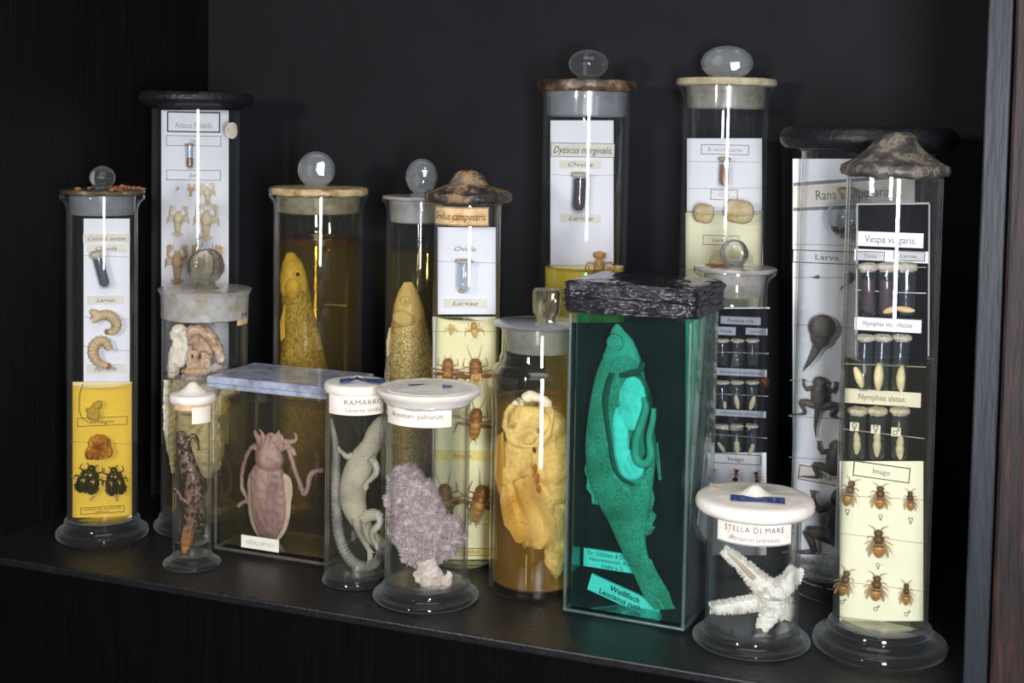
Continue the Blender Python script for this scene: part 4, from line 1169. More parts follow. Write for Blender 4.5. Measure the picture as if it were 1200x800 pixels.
# ---- M: cocoon card
Mc = J['M']
cm_ = Card(Mc, 'white and cream card with faint bordered labels in the cocoon cylinder', [(805, 162, 893, 247.5, 'white_card'), (803.5, 248, 894, 590, 'cream_card')], v=.004)
cm_.label(822, 169.5, 877, 181, [('B. mori  Larva', .5, .4, .7)], 'white_card', 'ink_grey', border=.0004)
cm_.label(833, 222, 864, 234, [('Ova', .5, .35, .4)], 'paper_white', 'ink_grey', border=.0004)
cm_.label(824, 275.5, 866, 287, [('Larvae', .5, .35, .45)], 'cream_card', 'ink_soft', border=.0004)
for q in (((805, 189), (893, 190)), ((805, 221), (893, 220)), ((799, 316), (895, 316))): cm_.line(q)
vial(Mc, 849, 188, 847.5, 219, 6, 'cork', 4, .8, 'eggs_red', 'slim vial with brownish contents in the cocoon cylinder', None, v=-.003)
M['cocoon'] = mat_noise('tan_cocoon_silk', [(.35, (.52, .38, .20)), (.6, (.72, .60, .40))], 90, .75, .8, 500, bdist=.001)
gr = 'cocoons in the cylinder'
for (x, y, rx, rz, lb, t) in ((825, 250, 12, 12, 'smaller tan cocoon floating at the liquid line on the left', .2), (866, 248, 17, 14.5, 'larger tan cocoon floating at the liquid line on the right', .1), (851, 307, 22, 17, 'tan cocoon low in the cylinder, behind the ring-like knob', -.8)):
    p = Mc.at(x, y, -.010); n = 18; pts = []
    for k in range(n + 1):
        u = -1 + 2 * k / n; w_ = math.sqrt(max(0, 1 - u * u)) ** .8 * (1 - .06 * math.cos(u * 3))
        q = Matrix.Rotation(t, 3, 'Y') @ Vector((u * rx * Mc.s, 0, 0))
        pts.append((p.x + q.x, p.y, p.z + q.z, max(w_, .02) * rz * Mc.s, max(w_, .02) * 9 * Mc.s))
    Mc.thing('silk_cocoon', rough_up(MB().tube(pts, 18), .0006, 600), M['cocoon'], lb, 'cocoon', gr)

# ---- N: ant card
Nc = J['N']
cn = Card(Nc, 'black card with grey labels and small vials above a white panel of ants', [(839, 361, 901, 489.5, 'black_card'), (830, 490, 899, 529.5, 'black_card'), (829, 530, 898, 650, 'white_card')])
cn.line([(836, 360.5), (902, 360.5)], .0006, 'paper_white')
cn.label(844, 370, 892, 380.5, [('Formica rufa', .5, .45, .62)], 'paper_grey', 'ink', border=.0006)
cn.label(839, 382.5, 862, 392, [('Ovula', .5, .45, .6)], 'paper_grey', 'ink'); cn.label(874, 384, 899, 392, [('Larvae', .5, .45, .55)], 'paper_grey', 'ink')
cn.label(838, 431.5, 898, 440, [('Nymphae imperfectae', .5, .4, .8)], 'paper_grey', 'ink')
cn.label(836, 480, 897, 487.5, [('Nymphae alatae', .5, .4, .7)], 'paper_grey', 'ink')
cn.label(833.5, 531, 891.5, 543, [('Imago', .5, .45, .32)], 'paper_white', 'ink', border=.0005)
for q in (((839, 412), (901, 414)), ((838, 461), (900, 464)), ((831, 508), (899, 513))): cn.line(q, .0002, 'thread_pale')
gv = 'vials on the ant card'
for r0, (yt, yb, nm) in enumerate(((397, 429, 'top'), (446, 479, 'middle'), (497, 529, 'bottom'))):
    for q, x in enumerate((847, 864.5, 882)):
        vial(Nc, x - .5 * r0, yt + 3, x - .5 * r0, yb, 6.6, 'cotton', 3, 0, None, '%s vial in the %s row of vials on the ant card' % (('left', 'middle', 'right')[q], nm), gv, cotton=True)
gp = 'ivory pupae on the ant card'
for (x0, y0, x1, y1, r0, nm) in ((849, 470, 849.5, 479, 2.2, 'small left'), (862, 463, 865, 479, 3.2, 'middle'), (884, 464, 879, 480, 3.6, 'right')):
    blob_pupa(Nc, x0, y0, x1, y1, r0, '%s ivory pupa in the middle row of vials on the ant card' % nm, gp, v=-.0058, notch=False)
for (x0, y0, x1, y1, r0, nm) in ((841, 518, 849, 529, 3.0, 'left'), (863, 516, 864, 531, 4.2, 'middle'), (883, 520, 878.5, 532, 3.4, 'right')):
    blob_pupa(Nc, x0, y0, x1, y1, r0, '%s ivory pupa in the bottom row of vials on the ant card' % nm, gp, v=-.0058)
for (x, y, nm, t) in ((832, 556, 'left', .3), (860.5, 557, 'middle', .1), (885, 560, 'right', -.2)):
    bug(Nc, ant_mb, ['ant_dark', 'ant_red'], x + 2, y, 15, t, label='%s of three small ants below the Imago label of the ant card' % nm, cat='ant', group='ants under the Imago label', name='ant', wid=1.3)
bug(Nc, ant_mb, ['ant_dark', 'ant_red'], 894, 447, 12, .8, label='lone reddish ant beside the middle row of vials', cat='ant', name='ant', wid=1.4, group='ants under the Imago label')

# ---- P: wasp card
Pc = J['P']
cp = Card(Pc, 'black card with wasp labels and vials above a cream panel of seven wasps', [(1006, 240, 1088, 418, 'black_card'), (989.5, 418.5, 1086, 539.5, 'black_card'), (984, 540, 1082, 727, 'cream_card')], v=-.005)
cp.line([(1004, 239), (1089, 238)], .0007, 'thread'); cp.line([(1004.5, 239), (1004, 330), (1003, 417)], .0006, 'thread'); cp.line([(1089, 239), (1088, 417)], .0006, 'thread')
cp.label(1007, 272, 1080, 289, [('Vespa vulgaris.', .5, .5, .78)], 'paper_white', 'ink_soft', shear=.12)
cp.label(1003, 293, 1086, 306.5, [], 'paper_white'); cp.label(1004, 294, 1036, 305.5, [('Ovula', .5, .38, .45)], 'paper_white', 'ink_soft', border=.0004); cp.label(1048, 294, 1083, 305.5, [('Larvae.', .5, .38, .55)], 'paper_white', 'ink_soft', border=.0004)
cp.label(1002, 372, 1078.5, 388.5, [('Nymphae imperfectae', .55, .36, .72)], 'paper_white', 'ink_soft', border=.0004)
cp.label(991, 457, 1077, 474, [('Nymphae alatae.', .5, .42, .62)], 'paper', 'ink_soft')
cp.label(1001, 543, 1065, 561, [('Imago', .5, .36, .3)], 'cream_card', 'ink_soft', border=.0006, tilt=.06)
cp.line([(1003, 338), (1045, 341), (1085, 342)], .0003, 'thread_pale', .006); cp.line([(1003, 313), (1085, 313)], .0002, 'thread_pale')
cp.line([(991, 424), (1085, 428)], .0002, 'thread_pale', .006); cp.line([(989, 500), (1083, 511)], .0002, 'thread_pale', .006)
for q in (((984, 580), (1082, 585)), ((984, 624), (1082, 636)), ((984, 680), (1082, 692))): cp.line(q)
gv = 'vials on the wasp card'
nm3 = ('left', 'middle', 'right')
for q, (x, xb) in enumerate(((1017, 1018), (1039, 1038), (1063, 1062))):
    vial(Pc, x, 316, xb, 370, 9.5, 'cotton', 8, (.8, .78, 0)[q], 'eggs_plum', '%s tall vial in the top row of the wasp card' % nm3[q], gv, cotton=True)
for q, x in enumerate((1014, 1034.5, 1057)):
    vial(Pc, x, 398, x - 2 - q, 458, 9, 'cotton', 6, 0, None, '%s vial in the middle row of the wasp card, half in liquid' % nm3[q], gv, cotton=True)
for q, x in enumerate((1005, 1028, 1054.5)):
    vial(Pc, x, 484, x - 1, 538, 9.5, 'cotton', 7, 0, None, '%s vial in the bottom row of the wasp card' % nm3[q], gv, cotton=True)
gp = 'ivory pupae on the wasp card'
vv = Pc.cardv - (9 * Pc.s + .003)
blob_pupa(Pc, 1035, 366, 1052, 360, 4, 'orange tinted grub lying at the bottom of the top row vials, left one', gp, v=vv - .004, notch=False, mat='nymph')
blob_pupa(Pc, 1049, 361, 1072, 364, 4, 'orange tinted grub lying at the bottom of the top row vials, right one', gp, v=vv - .004, notch=False, mat='nymph')
for (x0, y0, x1, y1, r0, nm, bd) in ((1001.5, 430, 1010, 454, 5.5, 'left', 1), (1030.5, 424, 1029, 457, 6, 'middle', 0), (1057, 428, 1056, 459, 5.6, 'right', -1)):
    blob_pupa(Pc, x0, y0, x1, y1, r0, '%s plump ivory larva in the middle row of vials on the wasp card' % nm, gp, v=vv - .001, bend=bd, notch=False)
for (x0, y0, x1, y1, r0, nm, bd) in ((1003, 506, 1003.5, 532, 5, 'left', 1), (1028, 503, 1027.5, 535, 5.2, 'middle', 0), (1056, 510, 1055, 538, 5.4, 'right', -1)):
    blob_pupa(Pc, x0, y0, x1, y1, r0, '%s waisted ivory pupa in the bottom row of vials on the wasp card' % nm, gp, v=vv - .001, bend=bd)
cp.sign(1002, 495, 'f', 9, (10, 10, 'paper', .0115)); cp.sign(1026.5, 498, 'w', 9, (10.5, 10, 'paper', .0115)); cp.sign(1050, 501, 'm', 9, (10.5, 10, 'paper', .0115))
W3 = ['wasp_dark', 'wasp_amber', 'wasp_leg', 'cricket_mid']
def wings2(a=.28, b=-.42): return [wing_mb(-1, (-.13, 0, .2), (-a, 0, b), .07), wing_mb(1, (.13, 0, .2), (a, 0, b), .07)]
gw = 'wasps on the cream card'
for (x, y, L, t, lb, kd, sx, sy, wd) in (
    (995, 578, 31, .22, 'left wasp of the upper row of three, curled sideways', 'w', 993, 600, .95),
    (1031.5, 583, 27, 0, 'middle wasp of the upper row of three', 'f', 1032, 606, 1.15),
    (1067, 587, 23, -.05, 'right and smallest wasp of the upper row of three', 'w', 1067, 610, .95),
    (1030, 637, 33, -.05, 'large wasp alone in the middle of the cream card', 'f', 1029, 663, 1.15),
    (989.5, 683, 31, .2, 'left wasp of the lower row of three, curled sideways', 'm', 988, 704, .95),
    (1027, 689, 30, .05, 'middle wasp of the lower row of three with spread feelers', 'm', 1027, 712, 1.15),
    (1062, 696, 26, .0, 'right slender wasp of the lower row of three', 'm', 1063, 718, .85)):
    bug(Pc, wasp_mb, W3, x, y, L, t, label=lb, cat='wasp', group=gw, name='wasp', wings=wings2(), wid=wd)
    cp.sign(sx, sy, kd, 8)

# ---- O: frog card
Oc = J['O']
co_ = Card(Oc, 'broad white card with printed frog labels and dark tadpoles under the broad black lid', [(929, 186, 1072, 676, 'grey_card')], v=.006)
M['band'] = flat('grey_printed_band', (.22, .22, .23), .8)
co_.label(931, 209, 1068, 213, [], 'band', tilt=-.10); co_.label(931, 240, 1068, 244, [], 'band', tilt=-.08)
co_.label(931, 214.5, 1068, 238, [('Rana temporaria', .5, .52, .62)], 'paper', 'ink_soft', tilt=-.09)
co_.label(930, 294.5, 1068, 310, [('Larva.', .5, .42, .21)], 'grey_card', 'ink_soft', border=.0006, tx=-28)
co_.label(936, 553, 1050, 571, [('Rana esculenta', .5, .42, .7)], 'paper', 'ink_soft', border=.0006, tilt=.10, tx=10)
co_.label(930, 647, 1060, 684, [('Zoologische Anstalt', .78, .16, .5), ('Wilh. Haferlandt & Pippow', .5, .22, .92), ('Berlin, Friedrichstr.', .22, .16, .55)], 'grey_card', 'ink', tilt=.08)
co_.line([(930, 645), (1060, 658)], .0005, 'ink')
for q in (((930, 286), (1060, 289)), ((930, 325), (1060, 325)), ((928, 380), (1060, 386)), ((926, 445), (1060, 452)), ((925, 487), (1060, 495)), ((925, 535), (1060, 545))): co_.line(q, .0003)

# ------------------------------------------------------------------ larger animals
def path(j, pts, v=0.0, flatn=1.0, sm=0):
    """photo-traced centre line (x, y, half width px[, depth offset m]) -> tube points in jar metres; sm = spline steps"""
    P = []
    for p in pts:
        c = j.at(p[0], p[1], v + (p[3] if len(p) > 3 else 0.0))
        P.append((c.x, c.y, c.z, p[2] * j.s, p[2] * j.s * flatn))
    if not sm: return P
    out = []
    for i in range(len(P) - 1):
        p0, p1, p2, p3 = (Vector(P[max(i - 1, 0)]), Vector(P[i]), Vector(P[i + 1]), Vector(P[min(i + 2, len(P) - 1)])) if False else (P[max(i - 1, 0)], P[i], P[i + 1], P[min(i + 2, len(P) - 1)])
        for k in range(sm):
            u = k / sm
            q = []
            for d_ in range(5):
                a_, b_, c_, e_ = p0[d_], p1[d_], p2[d_], p3[d_]
                q.append(.5 * (2 * b_ + (c_ - a_) * u + (2 * a_ - 5 * b_ + 4 * c_ - e_) * u * u + (3 * b_ - 3 * c_ + e_ - a_) * u ** 3))
            q[3] = max(q[3], 1e-5); q[4] = max(q[4], 1e-5)
            out.append(tuple(q))
    out.append(P[-1])
    return out
def sheet(j, outline, v, th=.0007, wav=.0012, seed=1, ridges=0, rdir=(0, 1)):
    """thin fin traced by its two edges: outline = [(xa, ya, xb, yb), ...] strips from edge a to edge b"""
    mb = MB(); vs = []; fs = []; m = 8; n = len(outline)
    for (xa, ya, xb, yb) in outline:
        for k in range(m + 1):
            t = k / m; x = xa + (xb - xa) * t; y = ya + (yb - ya) * t
            c = j.at(x, y, v); dy = wav * hnoise((x * .08, y * .08, seed)) + wav * .35 * math.sin(ridges * t * 3.14159)
            vs += [(c.x, c.y + dy - th / 2, c.z), (c.x, c.y + dy + th / 2, c.z)]
    w_ = 2 * (m + 1)
    for i in range(n - 1):
        for k in range(m):
            a_ = i * w_ + 2 * k
            fs += [(a_, a_ + 2, a_ + w_ + 2, a_ + w_), (a_ + 1, a_ + w_ + 1, a_ + w_ + 3, a_ + 3)]
        for a_ in (i * w_, i * w_ + 2 * m): fs.append((a_, a_ + w_, a_ + w_ + 1, a_ + 1))
    for i in (0, n - 1):
        for k in range(m): a_ = i * w_ + 2 * k; fs.append((a_, a_ + 1, a_ + 3, a_ + 2))
    mb.add(vs, fs); return mb
def mat_fish(name, stops, scale, rough, scales, spec=.5, bump=.5, contrast=.6):
    m, nt, out = new_mat(name)
    co = coord(nt)
    ns = nd(nt, 'ShaderNodeTexNoise', {0: co, 2: scale, 3: 5.0})
    c = ramp(nt, ns.outputs[0], stops)
    mp = coord(nt, (1, .4, .8))
    vo = nd(nt, 'ShaderNodeTexVoronoi', {0: mp, 2: scales})
    dk = nd(nt, 'ShaderNodeMapRange', {0: vo.outputs[0], 1: .15, 2: .75, 3: 1.1, 4: 1.1 - contrast})
    cm = nd(nt, 'ShaderNodeMix', {0: 1.0, 6: c, 7: (1, 1, 1, 1)}, data_type='RGBA', blend_type='MULTIPLY')
    nt.links.new(dk.outputs[0], cm.inputs[7])
    bp = nd(nt, 'ShaderNodeBump', {0: bump, 1: .0008, 'Height': vo.outputs[0]}, invert=True)
    b = nd(nt, 'ShaderNodeBsdfPrincipled', {'Base Color': cm.outputs[2], 'Roughness': rough, 'Specular IOR Level': spec, 'Normal': bp.outputs[0]})
    nt.links.new(b.outputs[0], out.inputs[0]); return m
def eye(j, o, b, x, y, v, r, ring=M['pupa'], pupil=M['ink']):
    c = j.at(x, y, v) - b
    e_ = MB().ell(c, (r * j.s, r * j.s * .5, r * j.s), 18, 10).build('eye', ring, o)
    MB().ell((c.x, c.y - r * j.s * .32, c.z), (r * j.s * .5, r * j.s * .3, r * j.s * .5), 14, 8).build('pupil', pupil, e_)
    return e_
def child(o, b, name, mb, mat, angle=45):
    mb.shift(b); return mb.build(name, mat, o, True, angle)

# ---- C: fish standing head up in ochre liquid
C_ = J['C']
M['fish_c'] = mat_fish('ochre_fish_skin', [(.35, (.40, .32, .13)), (.6, (.62, .54, .28)), (.8, (.72, .66, .42))], 60, .36, 470)
M['fish_c_head'] = mat_noise('yellow_fish_head', [(.35, (.55, .42, .13)), (.6, (.78, .66, .28)), (.8, (.88, .82, .5))], 80, .4, .3, 200)
sp = [(340, 297, 3), (341, 303, 8), (343, 312, 12), (345, 328, 15), (347, 348, 16.5), (350, 370, 18.5), (353, 400, 23), (356, 435, 28), (358, 480, 31), (357, 530, 28), (355, 565, 19), (354, 584, 11), (354, 592, 9)]
fb = MB().tube(path(C_, sp, -.010, .62, 5), 32)
fo = C_.thing('preserved_fish', fb, M['fish_c'], 'ochre scaled fish standing head up in the wide ochre jar', 'fish'); bb = C_.last
hd = MB().tube(path(C_, [(339.5, 296, 3.5), (340.5, 303, 8.6), (342.5, 312, 12.6), (344, 326, 15.4), (345, 340, 16), (344, 350, 12.5), (343, 356, 6)], -.0104, .64, 5), 28)
child(fo, bb, 'head', rough_up(hd, .0006, 260), M['fish_c_head'])
mb = MB().ell(C_.at(343, 338, -.0195), (9 * C_.s, 3.5 * C_.s, 12 * C_.s), 18, 10); child(fo, bb, 'gill_cover', rough_up(mb, .0005, 300), M['fish_c_head'])
eye(C_, fo, bb, 349, 321, -.0185, 5.5, M['fish_c_head'])
child(fo, bb, 'fin', sheet(C_, [(335, 355, 333, 357), (334, 375, 328, 378), (334, 395, 329, 400)], -.016), M['fish_c_head'])
child(fo, bb, 'tail_fin', sheet(C_, [(346, 585, 362, 585), (342, 592, 366, 592), (338, 597, 369, 597)], -.010), M['fish_c'])
C_.thing('glass_rod', MB().tube(path(C_, [(380, 356.5, .9), (395, 357.5, .9), (404, 358, 1.6), (406, 358, 1.6)], -.002), 8), M['frost'], 'thin glass rod beside the fish in the wide ochre jar', 'rod')

# ---- I: pale fish head up
I_ = J['I']
M['fish_i'] = mat_fish('silvery_fish_skin', [(.3, (.60, .44, .22)), (.52, (.78, .64, .40)), (.75, (.88, .80, .62))], 45, .26, 520, .7, .6)
M['fish_i_head'] = mat_noise('pale_fish_head', [(.35, (.66, .48, .24)), (.6, (.82, .66, .40)), (.8, (.88, .78, .54))], 60, .4, .25, 200)
sp = [(478, 331, 4), (478, 337, 8), (478, 348, 13), (479, 366, 18), (480, 392, 24), (481, 420, 28.5), (481, 450, 31), (481, 500, 31), (480, 550, 24), (479, 582, 14), (479, 597, 9)]
fo = I_.thing('preserved_fish', MB().tube(path(I_, sp, -.004, .6, 5), 32), M['fish_i'], 'pale silvery fish standing head up in the narrow olive jar', 'fish'); bb = I_.last
hd = MB().tube(path(I_, [(478, 330.5, 4.5), (478, 337, 8.6), (478, 348, 13.6), (478.5, 362, 18), (479, 374, 19), (476, 383, 14), (474, 389, 7)], -.0046, .63, 5), 28)
child(fo, bb, 'head', rough_up(hd, .0005, 240), M['fish_i_head'])
child(fo, bb, 'gill_cover', rough_up(MB().ell(I_.at(473, 373, -.0135), (13 * I_.s, 3 * I_.s, 9 * I_.s), 18, 10, 0, Matrix.Rotation(.3, 3, 'Y')), .0004, 300), M['fish_i_head'])
eye(I_, fo, bb, 475, 353, -.0125, 5.5, M['pupa'], flat('pale_pupil', (.55, .45, .28), .3))
child(fo, bb, 'fin', sheet(I_, [(459, 383, 456, 384), (459, 398, 453, 400), (457, 416, 453, 418)], -.010), M['fish_i_head'])
child(fo, bb, 'tail_fin', sheet(I_, [(471, 588, 487, 588), (467, 596, 491, 596), (462, 602, 496, 602)], -.004), M['fish_i'])

# ---- R: dissected fish in teal liquid
Rt = J['R']
cr = Card(Rt, 'black card with two paper labels standing behind the teal fish', [(668, 378, 800, 706, 'black_card')], v=-.006)
cr.label(682, 645.5, 757, 668, [('Dr. Schlüter & Dr. Mass', .78, .24, .84), ('Naturwissensch. Anstalt', .47, .2, .78), ('Halle a. S.', .17, .22, .36)], 'paper_white', 'ink', border=.0003)
cr.label(687, 688, 777, 709, [('Weißfisch', .68, .32, .42), ('Leuciscus rutilus', .27, .32, .66)], 'paper_white', 'ink', border=.0003, tilt=.27, bold=.02, dv=.004)
M['fish_r'] = mat_fish('bleached_roach_skin', [(.33, (.15, .19, .12)), (.52, (.27, .31, .22)), (.72, (.42, .44, .36))], 40, .42, 760, contrast=.42, bump=.4)
M['fish_r_in'] = mat_noise('pale_body_cavity', [(.3, (.52, .58, .57)), (.6, (.78, .82, .80))], 60, .5, .4, 250)
M['fish_r_gut'] = flat('pale_gut', (.30, .33, .26), .45)
M['fish_r_dark'] = flat('dark_peritoneum', (.05, .06, .04), .5)
sp = [(723, 380, 2), (724, 391, 10), (727, 405, 17), (728.5, 425, 25), (727, 450, 32), (727, 480, 38), (727, 520, 42.5), (727, 552, 41), (731, 580, 35), (735, 603, 27), (738, 624, 19.5), (744, 645, 15), (750, 660, 12.5)]
fb = MB().tube(path(Rt, sp, -.019, .30, 7), 64)
nv = []
for (x, y, z) in fb.v:
    c0 = Rt.at(738, 505, -.027); dx = (x - c0.x) / (25 * Rt.s); dz = (z - c0.z) / (66 * Rt.s)
    k_in = dx * dx + dz * dz
    if y < -.019 and k_in < 1: y += .0085 * (1 - k_in) ** .35
    elif y < -.019 and k_in < 1.35: y -= .0010 * (1.35 - k_in) / .35
    nv.append((x, y, z))
fb.v = nv
fo = Rt.thing('dissected_fish', fb, M['fish_r'], 'fish opened along its belly, hanging head up in the teal tank', 'fish', angle=60); bb = Rt.last
hd = MB().tube(path(Rt, [(723, 379.5, 2), (724, 391, 10.4), (727, 405, 17.5), (728, 418, 22), (727, 426, 20), (726, 432, 10)], -.0194, .36, 5), 28)
child(fo, bb, 'head', rough_up(hd, .0004, 250), M['fish_r_gut'])
lv = rough_up(fuse(MB().ell(Rt.at(741, 472, -.0215), (17 * Rt.s, 5 * Rt.s, 32 * Rt.s), 20, 14).ell(Rt.at(727, 515, -.0205), (11 * Rt.s, 6 * Rt.s, 38 * Rt.s), 20, 14, 0, Matrix.Rotation(-.08, 3, 'Y')).ell(Rt.at(738, 545, -.0205), (18 * Rt.s, 5 * Rt.s, 18 * Rt.s), 18, 12), .0007, 2), .0007, 230)
child(fo, bb, 'liver', lv, M['fish_r_in'])
child(fo, bb, 'intestine', MB().tube(path(Rt, [(754, 466, 2.5), (757, 478, 4.2), (751, 498, 4.6), (746, 516, 4.8), (745, 533, 5), (750, 542, 5.2), (758, 542, 5), (763, 532, 4.6), (761, 512, 4), (765, 492, 3.6), (766, 478, 3)], -.0250, 1, 5), 14), M['fish_r_gut'])
child(fo, bb, 'gill_arch', rough_up(fuse(MB().ell(Rt.at(731, 426, -.0243), (14 * Rt.s, 4 * Rt.s, 8.5 * Rt.s), 20, 12, 0, Matrix.Rotation(-.12, 3, 'Y')), .0005, 1), .0012, 900), M['fish_r_gut'])
child(fo, bb, 'dark_membrane', MB().tube(path(Rt, [(717, 437, 2.5), (712, 452, 3.4), (709, 470, 3.4), (711, 492, 3), (715, 520, 3), (719, 545, 3), (728, 560, 2.4), (742, 568, 2)], -.0266, .5, 5), 10), M['fish_r_dark'])
child(fo, bb, 'dark_membrane', MB().tube(path(Rt, [(726, 440, 2.4), (738, 438, 3.4), (750, 434, 3.2), (754, 424, 2)], -.0262, .5, 5), 10), M['fish_r_dark'])
e_ = Rt.at(720.5, 401, -.0250) - bb
ey = MB().lathe([(0, .0016), (3.5 * Rt.s, .0018), (5 * Rt.s, .0012), (6.2 * Rt.s, .0018), (9 * Rt.s, .0012), (9.6 * Rt.s, 0), (0, 0)], 28)
ey.v = [(e_.x + x, e_.y - z, e_.z + y) for x, y, z in ey.v]; ey.build('eye', M['fish_r_gut'], fo)
for (nm, ol, v_) in (('tail_fin', [(738, 655, 763, 655), (741, 668, 768, 668), (748, 685, 776, 680), (755, 700, 784, 695), (763, 709, 788, 706), (768, 714, 792, 713)], -.019),
                     ('anal_fin', [(750, 582, 764, 570), (749, 592, 767, 584), (751, 602, 764, 598), (752, 610, 769, 604), (754, 616, 764, 616), (755, 624, 768, 617), (757, 628, 762, 626)], -.019),
                     ('dorsal_fin', [(688, 536, 692, 536), (685, 550, 698, 555), (688, 560, 700, 566), (687, 572, 703, 576), (693, 579, 706, 584), (694, 590, 708, 592)], -.019),
                     ('pelvic_fin', [(768, 520, 771, 518), (769, 540, 773, 540), (772, 562, 775, 562)], -.021)):
    child(fo, bb, nm, sheet(Rt, ol, v_, .0006, .0012, 3, 9), M['fish_r'])

# ---- F: squid
Ft = J['F']
M['squid'] = mat_noise('mauve_squid_skin', [(.32, (.22, .13, .17)), (.5, (.38, .25, .29)), (.66, (.54, .40, .42)), (.82, (.72, .60, .56))], 55, .42, .25, 220, sss=.1, stretch=(1.3, 1, .5))
M['squid_pale'] = mat_noise('pale_squid_skin', [(.35, (.50, .38, .37)), (.65, (.68, .56, .53))], 80, .42, .25, 220, sss=.1)
mb = MB().tube(path(Ft, [(314, 541, 9), (314, 547, 19), (314, 558, 22.5), (315, 575, 23.5), (315.5, 592, 23.5), (315.5, 610, 21), (315, 624, 14.5), (315, 633, 7), (315, 637, 2)], -.004, .5, 4), 30)
mb.tube(path(Ft, [(316, 550, 12), (316, 542, 18), (316, 533, 18.5), (317, 525, 15), (318, 518, 9)], -.006, .62, 4), 24)
for arm in ([(306, 525, 4), (303, 514, 3.6), (300, 508, 2.6), (298, 503, 1.2)], [(310, 520, 4), (308, 510, 3), (306, 505, 1.8), (303, 503, 1)], [(318, 519, 4), (322, 512, 3.4), (328, 510, 3), (331, 514, 2), (328, 517, 1.2)],
            [(324, 521, 4.2), (331, 517, 3.8), (339, 518, 3.2), (346, 516, 2.4), (347, 510, 1.6), (344, 507, .8)], [(328, 526, 4), (337, 524, 3.4), (344, 528, 2.4), (347, 534, 1)], [(312, 520, 3.6), (314, 511, 2.8), (318, 508, 1.8), (321, 511, 1)],
            [(304, 529, 3.4), (298, 524, 2.8), (293, 526, 2.4)], [(322, 518, 3.2), (326, 508, 2.2), (327, 503, 1)]):
    mb.tube(path(Ft, [(p[0], p[1], p[2]) for p in arm], -.008, 1, 4), 10)
mb.tube(path(Ft, [(303, 521, 3), (294, 525, 2.8), (287, 540, 2.6), (283.5, 556, 2.5), (284, 572, 2.6), (290, 584, 2.4)], -.002, 1, 5), 10)
mb.tube(path(Ft, [(338, 526, 3), (343, 542, 3), (349, 560, 3), (356, 578, 3.4), (361, 570, 3.2), (363, 558, 3), (370, 552, 3), (379, 551, 3)], -.010, 1, 5), 10)
mb.tube(path(Ft, [(279, 593, 2.4), (286, 588, 2.8), (292, 588, 2.4)], -.002, 1, 4), 10)
sq = fuse(mb, .0006, 3)
so = Ft.thing('squid', rough_up(sq, .0006, 220), M['squid'], 'mauve squid with curled arms and long body in the rectangular tank', 'squid', angle=60); bb = Ft.last
fn = MB().tube(path(Ft, [(315, 548, 14), (315, 556, 27), (316, 570, 31), (315.5, 585, 29.5), (315, 602, 28.5), (315, 617, 24), (315, 629, 16), (315, 638, 5)], -.003, .16, 4), 30)
child(so, bb, 'mantle_fin', fn, M['squid_pale'])

# ---- G: lizard
Gj = J['G']
def mat_lizard():
    m, nt, out = new_mat('pale_lizard_scales')
    co = coord(nt)
    ns = nd(nt, 'ShaderNodeTexNoise', {0: co, 2: 45.0, 3: 4.0})
    c = ramp(nt, ns.outputs[0], [(.34, (.30, .27, .24)), (.5, (.50, .46, .38)), (.7, (.66, .60, .48))])
    wv = nd(nt, 'ShaderNodeTexWave', {0: co, 1: 260.0, 2: 1.2, 3: 1.0}, wave_type='BANDS', bands_direction='Z')
    vo = nd(nt, 'ShaderNodeTexVoronoi', {0: co, 2: 650.0})
    hh_ = nd(nt, 'ShaderNodeMath', {0: wv.outputs[1], 1: vo.outputs[0]}, operation='SUBTRACT')
    mr = nd(nt, 'ShaderNodeMapRange', {0: wv.outputs[1], 3: .55, 4: 1.08})
    cm = nd(nt, 'ShaderNodeMix', {0: 1.0, 6: c, 7: (1, 1, 1, 1)}, data_type='RGBA', blend_type='MULTIPLY'); nt.links.new(mr.outputs[0], cm.inputs[7])
    bp = nd(nt, 'ShaderNodeBump', {0: .5, 1: .0006, 'Height': hh_.outputs[0]})
    b = nd(nt, 'ShaderNodeBsdfPrincipled', {'Base Color': cm.outputs[2], 'Roughness': .45, 'Normal': bp.outputs[0]})
    nt.links.new(b.outputs[0], out.inputs[0]); return m
M['lizard'] = mat_lizard()
M['lizard_tail'] = mat_noise('grey_ringed_tail', [(.35, (.15, .15, .15)), (.6, (.28, .28, .27)), (.8, (.42, .41, .37))], 70, .45, .3, 300)
mb = MB()
mb.tube(path(Gj, [(451, 486, 3), (449, 491, 7), (445, 500, 11), (441, 510, 13), (436, 520, 12), (431, 527, 12.5), (426, 536, 15), (420, 550, 16.5), (415, 566, 16.5), (413, 582, 16), (416, 596, 14), (421, 608, 12), (427, 618, 10), (434, 628, 9), (443, 634, 7.5), (448, 640, 7)], -.006, .75, 4), 24)
mb.tube(path(Gj, [(414, 533, 4.5), (407, 535, 3.6), (402, 531, 3), (398, 527, 2.2), (396, 523, 1.2)], -.009, 1, 3), 10)
mb.tube(path(Gj, [(434, 536, 5.5), (440, 545, 4.6), (441, 553, 4.2), (436, 560, 3.4), (430, 565, 3)], -.0135, 1, 3), 10)
for (dx, dy) in ((-9, 9), (-6, 12), (-3, 13), (0, 11), (2, 8)):
    mb.tube(path(Gj, [(430, 564, 1.7), (430 + dx * .5, 564 + dy * .6, 1.2), (430 + dx, 564 + dy, .7)], -.0145), 6)
for (dx, dy) in ((-5, -2), (-5, 2), (-2, -5), (-3, 4)):
    mb.tube(path(Gj, [(399, 527, 1.5), (399 + dx, 527 + dy, .7)], -.009), 6)
mb.tube(path(Gj, [(424, 609, 7.5), (432, 604, 7.5), (441, 603, 6.8), (447, 607, 5.6)], -.0115, .9, 3), 14)
